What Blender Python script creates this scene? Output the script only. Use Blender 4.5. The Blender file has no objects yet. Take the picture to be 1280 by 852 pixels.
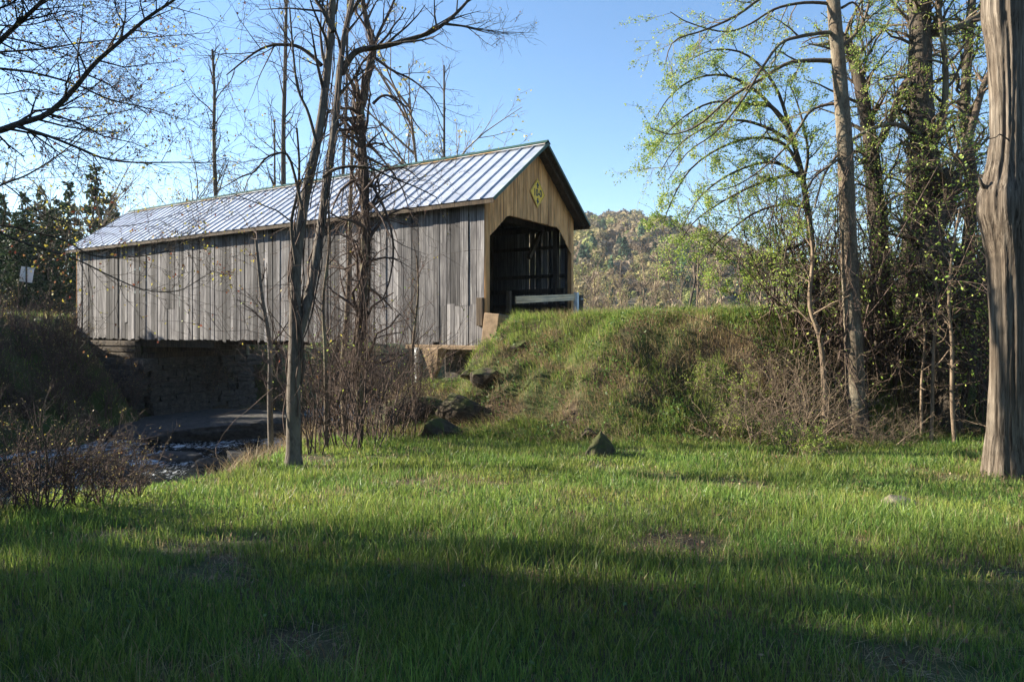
import bpy, bmesh, math, random
import numpy as np
from mathutils import Vector, Matrix

R = math.radians
rng = np.random.default_rng(7)
random.seed(7)
sc = bpy.context.scene
COL = sc.collection

# ------------------------------------------------------------------ camera, sky, sun, exposure
F = 853.3            # focal length in pixels of a 1280 wide picture (24 mm lens)
HOR = 410.0          # pixel row of the horizon
cam_d = bpy.data.cameras.new('camera'); cam_d.lens = 24.0; cam_d.sensor_width = 36.0
cam_d.shift_y = -16.0 / 1280.0
cam_d.clip_start = 0.1; cam_d.clip_end = 6000
cam = bpy.data.objects.new('camera', cam_d); COL.objects.link(cam)
cam.location = (0, 0, 0); cam.rotation_euler = (R(90), 0, 0)
sc.camera = cam

SUN_AZ = R(103)      # turned from straight behind the camera towards its left
SUN_EL = R(25)
SDIR = Vector((-math.sin(SUN_AZ) * math.cos(SUN_EL), -math.cos(SUN_AZ) * math.cos(SUN_EL), math.sin(SUN_EL)))
w = bpy.data.worlds.new('World'); sc.world = w; w.use_nodes = True
nt = w.node_tree; bg = nt.nodes['Background']
sky = nt.nodes.new('ShaderNodeTexSky'); sky.sky_type = 'NISHITA'; sky.sun_disc = False
sky.sun_elevation = SUN_EL; sky.sun_rotation = math.atan2(SDIR.x, SDIR.y)
sky.air_density = 1.0; sky.dust_density = 0.2; sky.ozone_density = 2.0; sky.altitude = 200
hs = nt.nodes.new('ShaderNodeHueSaturation'); hs.inputs['Saturation'].default_value = 1.12
nt.links.new(sky.outputs[0], hs.inputs['Color']); nt.links.new(hs.outputs[0], bg.inputs[0]); bg.inputs[1].default_value = 0.075
sun_d = bpy.data.lights.new('sun', 'SUN'); sun_d.energy = 5.0; sun_d.angle = R(0.55); sun_d.color = (1.0, 0.90, 0.74)
sun = bpy.data.objects.new('sun', sun_d); COL.objects.link(sun)
sun.rotation_euler = SDIR.to_track_quat('Z', 'Y').to_euler(); sun.location = SDIR * 80
sc.view_settings.view_transform = 'Standard'; sc.view_settings.look = 'None'
sc.view_settings.exposure = 1.85; sc.view_settings.gamma = 1.0
sc.render.engine = 'CYCLES'
sc.cycles.max_bounces = 5; sc.cycles.diffuse_bounces = 3; sc.cycles.glossy_bounces = 3
sc.cycles.transmission_bounces = 4; sc.cycles.transparent_max_bounces = 6

# ------------------------------------------------------------------ helpers
def P(px, py, y):
    """pixel of the 1280x852 picture at depth y -> point"""
    return np.array([(px - 640.0) / F * y, y, (HOR - py) / F * y])

def tag(o, label=None, cat=None, group=None, kind=None):
    if label: o['label'] = label
    if cat: o['category'] = cat
    if group: o['group'] = group
    if kind: o['kind'] = kind
    return o

def empty(name, loc, label=None, cat=None, group=None, rz=0.0):
    o = bpy.data.objects.new(name, None); COL.objects.link(o)
    o.empty_display_size = 0.2
    o.location = [float(v) for v in loc]; o.rotation_euler = (0, 0, rz)
    return tag(o, label, cat, group)

def mesh_np(name, V, Fc, mat=None, parent=None, col=None, smooth=False):
    """V (N,3), Fc (M,k) one polygon size"""
    V = np.ascontiguousarray(V, dtype=np.float32); Fc = np.ascontiguousarray(Fc, dtype=np.int32)
    me = bpy.data.meshes.new(name)
    k = Fc.shape[1]; M = len(Fc)
    me.vertices.add(len(V)); me.vertices.foreach_set('co', V.ravel())
    me.loops.add(M * k); me.loops.foreach_set('vertex_index', Fc.ravel())
    me.polygons.add(M)
    me.polygons.foreach_set('loop_start', np.arange(0, M * k, k, dtype=np.int32))
    me.polygons.foreach_set('loop_total', np.full(M, k, dtype=np.int32))
    me.polygons.foreach_set('use_smooth', np.full(M, bool(smooth), dtype=bool))
    me.update(calc_edges=True)
    if col is not None:
        a = me.color_attributes.new('Col', 'FLOAT_COLOR', 'POINT')
        c = np.ones((len(V), 4), dtype=np.float32); c[:, :3] = col
        a.data.foreach_set('color', c.ravel())
    if mat: me.materials.append(mat)
    o = bpy.data.objects.new(name, me); COL.objects.link(o)
    if parent: o.parent = parent
    return o

def obj_of(name, me, parent=None):
    o = bpy.data.objects.new(name, me); COL.objects.link(o)
    if parent: o.parent = parent
    return o

def smoothstep(a, b, x):
    t = np.clip((np.asarray(x, dtype=float) - a) / (b - a), 0, 1)
    return t * t * (3 - 2 * t)

def vnoise(x, y, s=1.0, seed=0.0):
    """cheap smooth noise, about -1..1"""
    x = np.asarray(x, float) * s + seed * 13.7; y = np.asarray(y, float) * s - seed * 7.3
    return (np.sin(x * 1.0 + 1.7 * np.sin(y * .83 + .4)) + np.sin(y * 1.21 + 1.3 * np.sin(x * 1.13 + 2.1))
            + .6 * np.sin(1.9 * x + 1.5 * y + 1.2 * np.sin(1.7 * y - x)) + .5 * np.sin(2.7 * y - 2.3 * x + 1.1 * np.sin(2.1 * x))) / 3.1

def boxes_mesh(name, boxes, mat, parent=None, bevel=0.0):
    """boxes: list of (center, size, rotation matrix 3x3 or None) joined into one part"""
    bm = bmesh.new()
    for c, s, rot in boxes:
        m = Matrix.Translation(Vector(c)) @ (rot.to_4x4() if rot is not None else Matrix.Identity(4)) @ Matrix.Diagonal((s[0], s[1], s[2], 1))
        bmesh.ops.create_cube(bm, size=1.0, matrix=m)
    if bevel > 0:
        bmesh.ops.bevel(bm, geom=list(bm.edges), offset=bevel, segments=1, affect='EDGES')
    me = bpy.data.meshes.new(name); bm.to_mesh(me); bm.free()
    me.materials.append(mat)
    return obj_of(name, me, parent)

# ------------------------------------------------------------------ materials
class MT:
    def __init__(s, name):
        s.m = bpy.data.materials.new(name); s.m.use_nodes = True
        s.nt = s.m.node_tree; s.b = s.nt.nodes['Principled BSDF']; s.out = s.nt.nodes['Material Output']
        s.b.inputs['Specular IOR Level'].default_value = 0.25
        s.b.inputs['Roughness'].default_value = 0.85
    def n(s, t, **kw):
        nd = s.nt.nodes.new(t)
        for k, v in kw.items(): setattr(nd, k, v)
        return nd
    def l(s, a, b): s.nt.links.new(a, b)
    def coord(s, scale=(1, 1, 1), rnd=True):
        tc = s.n('ShaderNodeTexCoord'); mp = s.n('ShaderNodeMapping'); mp.inputs['Scale'].default_value = scale
        s.l(tc.outputs['Object'], mp.inputs['Vector'])
        if rnd:
            oi = s.n('ShaderNodeObjectInfo'); mu = s.n('ShaderNodeMath', operation='MULTIPLY'); mu.inputs[1].default_value = 57.0
            s.l(oi.outputs['Random'], mu.inputs[0])
            ad = s.n('ShaderNodeVectorMath', operation='ADD')
            s.l(mp.outputs[0], ad.inputs[0]); s.l(mu.outputs[0], ad.inputs[1]); return ad.outputs[0]
        return mp.outputs[0]
    def noise(s, vec, scale, detail=4, rough=.55, dist=0.0):
        nd = s.n('ShaderNodeTexNoise'); nd.inputs['Scale'].default_value = scale
        nd.inputs['Detail'].default_value = detail; nd.inputs['Roughness'].default_value = rough
        nd.inputs['Distortion'].default_value = dist
        s.l(vec, nd.inputs['Vector']); return nd.outputs['Fac']
    def ramp(s, fac, stops):
        nd = s.n('ShaderNodeValToRGB'); el = nd.color_ramp.elements
        while len(el) < len(stops): el.new(0.5)
        for e, (p, c) in zip(el, stops): e.position = p; e.color = (c[0], c[1], c[2], 1) if len(c) == 3 else c
        s.l(fac, nd.inputs['Fac']); return nd.outputs['Color']
    def mix(s, fac, a, b, blend='MIX'):
        nd = s.n('ShaderNodeMix', data_type='RGBA', blend_type=blend)
        if isinstance(fac, float): nd.inputs[0].default_value = fac
        else: s.l(fac, nd.inputs[0])
        for v, i in ((a, 6), (b, 7)):
            if isinstance(v, tuple): nd.inputs[i].default_value = (v[0], v[1], v[2], 1)
            else: s.l(v, nd.inputs[i])
        return nd.outputs[2]
    def rand_gain(s, lo, hi):
        oi = s.n('ShaderNodeObjectInfo'); mr = s.n('ShaderNodeMapRange')
        mr.inputs['To Min'].default_value = lo; mr.inputs['To Max'].default_value = hi
        s.l(oi.outputs['Random'], mr.inputs['Value']); return mr.outputs[0]
    def base(s, c):
        if isinstance(c, tuple): s.b.inputs['Base Color'].default_value = (c[0], c[1], c[2], 1)
        else: s.l(c, s.b.inputs['Base Color'])
    def bump(s, h, strength=.4, dist=.02):
        bp = s.n('ShaderNodeBump'); bp.inputs['Strength'].default_value = strength; bp.inputs['Distance'].default_value = dist
        s.l(h, bp.inputs['Height']); s.l(bp.outputs[0], s.b.inputs['Normal'])
    def rough(s, v): s.b.inputs['Roughness'].default_value = v

def wood(name, dark, mid, light, glo=.75, ghi=1.2, knots=.5):
    t = MT(name)
    v = t.coord((34, 34, 1.1)); g = t.noise(v, 1.0, 5, .62, .6)
    v2 = t.coord((3, 3, .8)); b = t.noise(v2, 1.0, 4, .6)
    c = t.ramp(g, [(.28, dark), (.5, mid), (.74, light)])
    st = t.ramp(b, [(.36, (.5, .5, .53)), (.6, (1, 1, 1))])
    c = t.mix(.75, c, st, 'MULTIPLY')
    sk = t.noise(t.coord((30, 30, .3)), 1.0, 4, .65, .3)
    c = t.mix(.85, c, t.ramp(sk, [(.36, (.25, .25, .28)), (.50, (.95, .95, .95)), (.66, (1.25, 1.24, 1.2))]), 'MULTIPLY')
    kn = t.noise(t.coord((9, 9, 3.2)), 1.0, 2, .5)
    kc = t.ramp(kn, [(.70, (1, 1, 1)), (.78, (.3, .27, .25))])
    c = t.mix(knots, c, kc, 'MULTIPLY')
    gn = t.n('ShaderNodeVectorMath', operation='SCALE'); t.l(c, gn.inputs[0]); t.l(t.rand_gain(glo, ghi), gn.inputs['Scale'])
    t.base(gn.outputs[0]); t.bump(g, .55, .012); t.rough(.88)
    return t.m

def barkmat(name, dark, light, sc_=(26, 26, 5), lich=None, bump=.7):
    t = MT(name)
    g = t.noise(t.coord(sc_), 1.0, 5, .65, 1.2)
    c = t.ramp(g, [(.33, dark), (.66, light)])
    b = t.noise(t.coord((2.5, 2.5, 1.2)), 1.0, 4, .6)
    if lich:
        f = t.ramp(b, [(.5, (0, 0, 0)), (.66, (1, 1, 1))])
        c = t.mix(f, c, lich)
    else:
        c = t.mix(.5, c, t.ramp(b, [(.35, (.55, .55, .55)), (.65, (1, 1, 1))]), 'MULTIPLY')
    t.base(c); t.bump(g, bump, .03); t.rough(.92)
    return t.m

def attr_leaf(name, trans=.45, gloss=.25, rough=.5):
    """colour from the per-leaf attribute, thin leaf that lets light through"""
    t = MT(name)
    a = t.n('ShaderNodeAttribute', attribute_name='Col')
    t.base(a.outputs['Color']); t.rough(rough); t.b.inputs['Specular IOR Level'].default_value = gloss
    tr = t.n('ShaderNodeBsdfTranslucent'); t.l(a.outputs['Color'], tr.inputs['Color'])
    mx = t.n('ShaderNodeMixShader'); mx.inputs[0].default_value = trans
    t.l(t.b.outputs[0], mx.inputs[1]); t.l(tr.outputs[0], mx.inputs[2]); t.l(mx.outputs[0], t.out.inputs['Surface'])
    return t.m

M = {}
M['wall_wood'] = wood('weathered_wall_wood', (.05, .047, .048), (.18, .171, .17), (.36, .348, .34), .32, 1.6)
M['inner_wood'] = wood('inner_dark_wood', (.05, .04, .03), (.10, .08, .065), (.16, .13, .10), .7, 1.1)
M['gable_wood'] = wood('gable_tan_wood', (.52, .235, .085), (.84, .45, .19), (.95, .60, .31), .78, 1.12)
M['rail_wood'] = wood('rail_pale_wood', (.58, .40, .22), (.86, .66, .42), (.95, .80, .58), .95, 1.1)
M['beam_wood'] = wood('beam_brown_wood', (.05, .035, .025), (.10, .075, .05), (.16, .12, .085), .7, 1.1)

def roofmat():
    t = MT('galvanised_roof')
    v = t.coord((1.2, 1.2, 1.2)); a = t.noise(v, 2.0, 5, .6)
    c = t.ramp(a, [(.3, (.36, .40, .47)), (.7, (.52, .56, .64))])
    st = t.noise(t.coord((9, .7, .7)), 1.0, 5, .7)
    c = t.mix(.35, c, t.ramp(st, [(.35, (.55, .53, .5)), (.6, (1, 1, 1))]), 'MULTIPLY')
    gn = t.n('ShaderNodeVectorMath', operation='SCALE'); t.l(c, gn.inputs[0]); t.l(t.rand_gain(.86, 1.08), gn.inputs['Scale'])
    t.base(gn.outputs[0]); t.b.inputs['Metallic'].default_value = .35
    r = t.n('ShaderNodeMapRange'); r.inputs['To Min'].default_value = .34; r.inputs['To Max'].default_value = .55
    t.l(a, r.inputs['Value']); t.l(r.outputs[0], t.b.inputs['Roughness'])
    t.bump(t.noise(t.coord((1, 1, 1)), 3.0, 2), .12, .02)
    return t.m
M['roof'] = roofmat()
def plain(name, c, rough=.7, var=.25, scale=6, metal=0):
    t = MT(name); a = t.noise(t.coord((1, 1, 1)), scale, 5, .6)
    lo = tuple(x * (1 - var) for x in c); hi = tuple(min(1, x * (1 + var)) for x in c)
    t.base(t.ramp(a, [(.3, lo), (.7, hi)])); t.rough(rough); t.b.inputs['Metallic'].default_value = metal
    t.bump(a, .2, .01); return t.m
M['green_trim'] = plain('dark_green_trim', (.035, .075, .055), .5)
t = MT('rusty_strip'); a_ = t.noise(t.coord((1, 1, 1)), .45, 5, .7); t.base(t.ramp(a_, [(.45, (.42, .45, .48)), (.58, (.36, .23, .10))])); M['rust'] = t.m
M['concrete'] = plain('stained_concrete', (.23, .165, .105), .92, .35, 5)
M['white_paint'] = plain('white_paint', (.72, .73, .72), .6, .12)
M['yellow'] = plain('sign_yellow', (.86, .52, .03), .45, .08)
M['black'] = plain('sign_black', (.03, .035, .03), .5, .1)
M['dark_metal'] = plain('dark_metal', (.05, .05, .05), .5, .2, 6, .6)
M['bark_dark'] = barkmat('dark_bark', (.035, .028, .022), (.13, .105, .08))
M['bark_grey'] = barkmat('grey_bark', (.055, .046, .038), (.18, .155, .13), (24, 24, 6), (.15, .13, .105))
M['bark_pale'] = barkmat('pale_bark', (.06, .045, .032), (.21, .165, .118), (30, 30, 9), (.22, .195, .145))
M['bark_brown'] = barkmat('brown_bark', (.05, .037, .027), (.17, .125, .09), (26, 26, 5), (.20, .19, .12))
M['twig_tan'] = barkmat('tan_twig', (.12, .085, .06), (.30, .23, .16), (10, 10, 3), None, .2)
M['twig_brown'] = barkmat('brown_twig', (.055, .04, .032), (.15, .105, .085), (10, 10, 3), None, .2)
def deadwood():
    t = MT('bare_weathered_trunk')
    g = t.noise(t.coord((30, 30, .9)), 1.0, 6, .68, .8)
    c = t.ramp(g, [(.28, (.035, .026, .02)), (.45, (.12, .097, .075)), (.62, (.22, .187, .15)), (.8, (.31, .275, .23))])
    b = t.noise(t.coord((2, 2, .7)), 1.0, 4, .6)
    c = t.mix(.6, c, t.ramp(b, [(.36, (.5, .43, .36)), (.6, (1, 1, 1))]), 'MULTIPLY')
    cr = t.noise(t.coord((22, 22, .45)), 1.0, 4, .7, .5)
    c = t.mix(.8, c, t.ramp(cr, [(.36, (.12, .10, .08)), (.43, (1, 1, 1))]), 'MULTIPLY')
    t.base(c); t.bump(g, .9, .03); t.rough(.85); return t.m
M['deadwood'] = deadwood()
def rockmat(name, dark, light, moss=.35):
    t = MT(name); v = t.coord((1, 1, 1))
    a = t.noise(v, 5, 8, .65); c = t.ramp(a, [(.3, dark), (.7, light)])
    b = t.noise(v, 1.8, 5, .6); f = t.ramp(b, [(.62 - moss * .3, (0, 0, 0)), (.74 - moss * .3, (1, 1, 1))])
    geo = t.n('ShaderNodeNewGeometry'); sp = t.n('ShaderNodeSeparateXYZ'); t.l(geo.outputs['Normal'], sp.inputs[0])
    up = t.n('ShaderNodeMapRange'); up.inputs['From Min'].default_value = .1; up.inputs['From Max'].default_value = .7
    t.l(sp.outputs['Z'], up.inputs['Value'])
    mu = t.n('ShaderNodeMath', operation='MULTIPLY'); t.l(f, mu.inputs[0]); t.l(up.outputs[0], mu.inputs[1])
    t.base(t.mix(mu.outputs[0], c, (.06, .07, .02))); t.bump(a, .7, .05); t.rough(.9); return t.m
M['rock'] = rockmat('brown_rock', (.025, .02, .015), (.085, .066, .05), .6)
M['rock_grey'] = rockmat('grey_rock', (.028, .027, .026), (.095, .09, .086), .05)
M['rock_light'] = rockmat('pale_rock', (.09, .072, .052), (.22, .19, .15), .1)
M['stone'] = rockmat('abutment_stone', (.03, .027, .024), (.12, .105, .09), .2)
M['leaf'] = attr_leaf('young_leaf', .45)
M['needle'] = attr_leaf('needle_spray', .2, .2, .6)
M['grass'] = attr_leaf('grass_blade', .5, .3, .42)
M['straw'] = attr_leaf('dry_straw', .25, .2, .6)
M['crown'] = attr_leaf('far_crown', .3, .1, .9)

def groundmat():
    t = MT('soil_and_thatch'); tc = t.n('ShaderNodeTexCoord'); v = tc.outputs['Object']
    a = t.noise(v, .55, 6, .6); b = t.noise(v, 9.0, 7, .7); c_ = t.noise(v, 60.0, 4, .7)
    soil = t.ramp(b, [(.3, (.035, .026, .017)), (.55, (.085, .062, .038)), (.75, (.16, .12, .075))])
    green = t.ramp(c_, [(.3, (.03, .045, .012)), (.7, (.085, .11, .035))])
    f = t.ramp(a, [(.42, (0, 0, 0)), (.56, (1, 1, 1))])
    t.base(t.mix(f, soil, green)); t.bump(b, .8, .08); t.rough(.95); return t.m
M['ground'] = groundmat()
M['gravel'] = plain('road_gravel', (.27, .235, .19), .95, .35, 30)
M['hill'] = plain('hillside_floor', (.10, .085, .05), 1.0, .3, .05)
def watermat():
    t = MT('stream_water'); tc = t.n('ShaderNodeTexCoord')
    mp = t.n('ShaderNodeMapping'); mp.inputs['Scale'].default_value = (1.0, .55, 1); t.l(tc.outputs['Object'], mp.inputs['Vector'])
    a = t.noise(mp.outputs[0], 1.6, 6, .6, 1.0); f1 = t.noise(mp.outputs[0], .35, 5, .6, .8); f2 = t.noise(mp.outputs[0], 5.0, 6, .75, 1.5)
    ml = t.n('ShaderNodeMath', operation='MULTIPLY'); t.l(f1, ml.inputs[0]); t.l(f2, ml.inputs[1])
    foam = t.ramp(ml.outputs[0], [(.275, (0, 0, 0)), (.34, (1, 1, 1))])
    t.base(t.mix(foam, (.012, .016, .018), (.62, .66, .70)))
    rr = t.n('ShaderNodeMapRange'); rr.inputs['To Min'].default_value = .10; rr.inputs['To Max'].default_value = .7; t.l(foam, rr.inputs['Value'])
    t.l(rr.outputs[0], t.b.inputs['Roughness']); t.b.inputs['Specular IOR Level'].default_value = .5; t.b.inputs['IOR'].default_value = 1.33
    t.bump(a, .9, .12); return t.m
M['water'] = watermat()

# ------------------------------------------------------------------ place geometry (metres, camera at 0,0,0)
ANG = R(-32.4)
D = np.array([math.cos(ANG), math.sin(ANG)])          # along the road, out of the portal
G = np.array([-math.sin(ANG), math.cos(ANG)])         # across the bridge, near wall -> far wall
C0 = np.array([-0.915, 23.0])                         # near corner of the portal
BL, BW = 27.3, 6.38                                   # bridge length and width
WATER = -4.8
SL = np.array([(-18, -40), (-15.5, -12), (-14.5, 0), (-14, 10), (-13.5, 18), (-12.5, 24), (-11.4, 29.5), (-7, 38), (0, 50), (20, 75), (70, 110)], float)

def stream(x, y):
    x = np.asarray(x, float); y = np.asarray(y, float)
    best = np.full(x.shape, 1e9); side = np.zeros(x.shape)
    for a, b in zip(SL[:-1], SL[1:]):
        ab = b - a; L2 = ab @ ab
        t = np.clip(((x - a[0]) * ab[0] + (y - a[1]) * ab[1]) / L2, 0, 1)
        dx = x - a[0] - t * ab[0]; dy = y - a[1] - t * ab[1]; d = np.hypot(dx, dy)
        cr = ab[0] * dy - ab[1] * dx
        m = d < best; best = np.where(m, d, best); side = np.where(m, np.sign(-cr), side)
    return best - (6.2 + .5 * np.sin(y * .55 + 1) + .3 * np.sin(y * 1.3)), side      # >0 on land; side +1 = right bank

def bend(s):
    """the road curves away from the lawn beyond the portal"""
    d = np.clip(s - 4.5, 0, 9); return .075 * d * d + 1.35 * np.clip(s - 13.5, 0, 60)

def sq(x, y):
    dx = np.asarray(x, float) - C0[0]; dy = np.asarray(y, float) - C0[1]
    s = dx * D[0] + dy * D[1]
    return s, -(dx * G[0] + dy * G[1]) + bend(s)

def inv(s, q):
    q = q - bend(s)
    return C0[0] + s * D[0] - q * G[0], C0[1] + s * D[1] - q * G[1]

def H(x, y):
    x = np.asarray(x, float); y = np.asarray(y, float)
    e, side = stream(x, y); s, q = sq(x, y)
    lawn = -1.6 - .065 * np.clip(y, -10, 26) + .05 * vnoise(x, y, .9) + .02 * vnoise(x, y, 3.1, 2)
    sh_ = .75 * smoothstep(-1.3, -.4, q)
    top = -1.75 + 2.08 * smoothstep(-.2 + sh_, .5 + sh_, s) + .12 * smoothstep(2, 9, s)
    kk = 1 - smoothstep(.2, 5.2, q + .75 * vnoise(x, y, .6, 3) + .3 * vnoise(x, y, 1.9, 5))
    kk = kk * smoothstep(-8.5, -1.2, s)
    rough = kk * (1 - kk) * 4
    lr = lawn + (top - lawn) * kk + rough * (.16 * vnoise(x, y, 1.5, 6) + .10 * vnoise(x, y, 3.1, 7) + .06 * vnoise(x, y, 6.3, 17) - .28 * np.clip(vnoise(x, y, 1.15, 18) - .15, 0, 1))
    lr = lr + (-1.0 - lr) * smoothstep(7.2, 11, -q) * smoothstep(-7, 0, s)
    ll = .55 + .12 * np.clip(q - 3, 0, 60) + .15 * vnoise(x, y, .5, 9)
    ll = ll + (-1.3 - ll) * smoothstep(7.2, 12, -q)
    under = smoothstep(-28.2, -27.4, s) * smoothstep(-8, -7, q) * (1 - smoothstep(.2, 1.6, q))
    ll = ll + (np.minimum(ll, -1.55) - ll) * under
    bw = np.where(side > 0, 3.0, 6.5); land = np.where(side > 0, lr, ll)
    bed = -5.3
    far = smoothstep(90, 200, np.hypot(x, y))
    land = land + (-1.0 - land) * far
    z = bed + (land - bed) * smoothstep(-.9, bw, e)
    bank = smoothstep(-.5, .6, e) * (1 - smoothstep(bw * .8, bw * 1.2, e))
    return z + bank * (.13 * vnoise(x, y, 1.8, 4) + .06 * vnoise(x, y, 4.7, 8))

def Hs(x, y): return float(H(np.array([x]), np.array([y]))[0])

def hit(px, py, y0=2.5, y1=90):
    """where the sight line of a pixel meets the ground"""
    ys = np.linspace(y0, y1, 6000); xs = (px - 640) / F * ys; zs = (HOR - py) / F * ys
    below = np.nonzero(zs < H(xs, ys))[0]
    i = below[0] if len(below) else len(ys) - 1
    return np.array([xs[i], ys[i], float(H(xs[i:i + 1], ys[i:i + 1])[0])])

def at(px, y):
    x = (px - 640) / F * y
    return np.array([x, y, Hs(x, y)])

# ------------------------------------------------------------------ ground, road, water
def axis(fine0, fine1, step, lo, hi):
    a = list(np.arange(fine0, fine1 + 1e-6, step)); d = step
    while a[-1] < hi: d = min(d * 1.22, 150); a.append(a[-1] + d)
    d = step; pre = []
    v = fine0
    while v > lo: d = min(d * 1.22, 150); v -= d; pre.append(v)
    return np.array(pre[::-1] + a)
gx = axis(-30, 24, .22, -2500, 2500); gy = axis(-4, 46, .22, -300, 3000)
X, Y = np.meshgrid(gx, gy); Z = H(X.ravel(), Y.ravel())
V = np.stack([X.ravel(), Y.ravel(), Z], 1); nx = len(gx)
ii, jj = np.meshgrid(np.arange(nx - 1), np.arange(len(gy) - 1)); b0 = (jj * nx + ii).ravel()
g = mesh_np('ground', V, np.stack([b0, b0 + 1, b0 + nx + 1, b0 + nx], 1), M['ground'], smooth=True); tag(g, kind='structure')

def strip(name, s0, s1, q0, q1, mat, dz, n=60, m=10):
    ss = np.linspace(s0, s1, n); qs = np.linspace(q0, q1, m); S, Q = np.meshgrid(ss, qs)
    x, y = inv(S, Q)
    z = H(x.ravel(), y.ravel()) + dz
    i, j = np.meshgrid(np.arange(n - 1), np.arange(m - 1)); k = (j * n + i).ravel()
    o = mesh_np(name, np.stack([x.ravel(), y.ravel(), z], 1), np.stack([k, k + 1, k + n + 1, k + n], 1), mat, smooth=True)
    return tag(o, kind='structure')
strip('road', .55, 60, -5.6, -.9, M['gravel'], .03)
strip('road', -70, -28.4, -5.6, -.9, M['gravel'], .03)
wx = np.linspace(-60, 60, 120); wy = np.linspace(-45, 110, 150); X, Y = np.meshgrid(wx, wy)
i, j = np.meshgrid(np.arange(119), np.arange(149)); k = (j * 120 + i).ravel()
wz = WATER + .03 * vnoise(X.ravel(), Y.ravel(), 1.1)
wo = mesh_np('stream_water', np.stack([X.ravel(), Y.ravel(), wz], 1), np.stack([k, k + 1, k + 121, k + 120], 1), M['water'], smooth=True)
tag(wo, kind='structure')

# far hill
def HH(x, y):
    xr = x * 640.0 / np.maximum(y, 60.0)          # the spurs fan out towards the valley
    ridge = np.where(xr < 108, np.exp(-((xr - 108) / 300.0) ** 2), .22 + .78 * np.exp(-((xr - 108) / 165.0) ** 2))
    up = smoothstep(90, 640, y)
    return -3 + (93 * ridge * up + 5 * vnoise(x, y, .02, 1) * up + 3 * vnoise(x, y, .06, 2) * up) * (1 - .45 * smoothstep(700, 1100, y))
hx = np.linspace(-500, 900, 140); hy = np.concatenate([np.linspace(85, 760, 90), np.linspace(780, 1500, 30)])
X, Y = np.meshgrid(hx, hy); i, j = np.meshgrid(np.arange(139), np.arange(119)); k = (j * 140 + i).ravel()
ho = mesh_np('hill', np.stack([X.ravel(), Y.ravel(), HH(X.ravel(), Y.ravel()) - .3], 1), np.stack([k, k + 1, k + 141, k + 140], 1), M['hill'], smooth=True)
tag(ho, kind='structure')

# ------------------------------------------------------------------ branch and leaf machinery
def cat_path(pts, n):
    p = np.asarray(pts, float)
    if len(p) < 3:
        t = np.linspace(0, 1, n)[:, None]; return p[0] * (1 - t) + p[-1] * t
    q = np.vstack([2 * p[0] - p[1], p, 2 * p[-1] - p[-2]])
    out = []
    ts = np.linspace(0, len(p) - 1 - 1e-9, n)
    for t in ts:
        i = int(t); f = t - i; a, b, c, d = q[i], q[i + 1], q[i + 2], q[i + 3]
        out.append(.5 * (2 * b + (c - a) * f + (2 * a - 5 * b + 4 * c - d) * f * f + (3 * b - a - 3 * c + d) * f ** 3))
    return np.array(out)

class Wood:
    """collects limbs; each limb a tapered tube"""
    def __init__(s): s.t = []; s.ends = []
    def tube(s, pts, rad, sides, rough=0.0): s.t.append((np.asarray(pts, float), np.asarray(rad, float), sides, rough))
    def mesh(s):
        groups = {}
        for p, r, k, ro in s.t: groups.setdefault((len(p), k), []).append((p, r, ro))
        VV = []; FF = []; off = 0
        for (n, k), L in groups.items():
            Pn = np.array([a for a, _, _ in L]); Rr = np.array([b for _, b, _ in L]); Ro = np.array([c for _, _, c in L])
            T = np.gradient(Pn, axis=1); T /= np.linalg.norm(T, axis=2, keepdims=True) + 1e-9
            mean = Pn[:, -1] - Pn[:, 0]; ref = np.where((np.abs(mean[:, 2]) > .6 * np.linalg.norm(mean, axis=1))[:, None], np.array([[1.0, .13, 0]]), np.array([[0.05, .1, 1.0]]))
            U = np.cross(T, ref[:, None, :]); U /= np.linalg.norm(U, axis=2, keepdims=True) + 1e-9
            W = np.cross(T, U)
            a = np.arange(k) * 2 * math.pi / k
            rr = np.repeat(Rr[:, :, None], k, 2)
            if Ro.max() > 0:
                ph = rng.uniform(0, 6.28, (len(L), 1, 1)); zz = np.arange(n)[None, :, None]
                lob = np.sin(3 * a[None, None, :] + ph + .35 * zz) * .5 + np.sin(5 * a[None, None, :] + 2 * ph - .22 * zz) * .35
                rr = rr * (1 + Ro[:, None, None] * (lob + rng.normal(0, .45, (len(L), n, k))))
            ring = Pn[:, :, None, :] + rr[..., None] * (U[:, :, None, :] * np.cos(a)[None, None, :, None] + W[:, :, None, :] * np.sin(a)[None, None, :, None])
            VV.append(ring.reshape(-1, 3))
            B = len(L); bi = (np.arange(B) * n * k)[:, None, None]; ni = (np.arange(n - 1) * k)[None, :, None]; ai = np.arange(k)[None, None, :]; a2 = (np.arange(k) + 1) % k
            f = np.stack(np.broadcast_arrays(bi + ni + ai, bi + ni + a2[None, None, :], bi + ni + k + a2[None, None, :], bi + ni + k + ai), -1).reshape(-1, 4)
            FF.append(f + off); off += B * n * k
        return np.vstack(VV), np.vstack(FF)

def unit(v): return v / (np.linalg.norm(v) + 1e-9)

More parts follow.
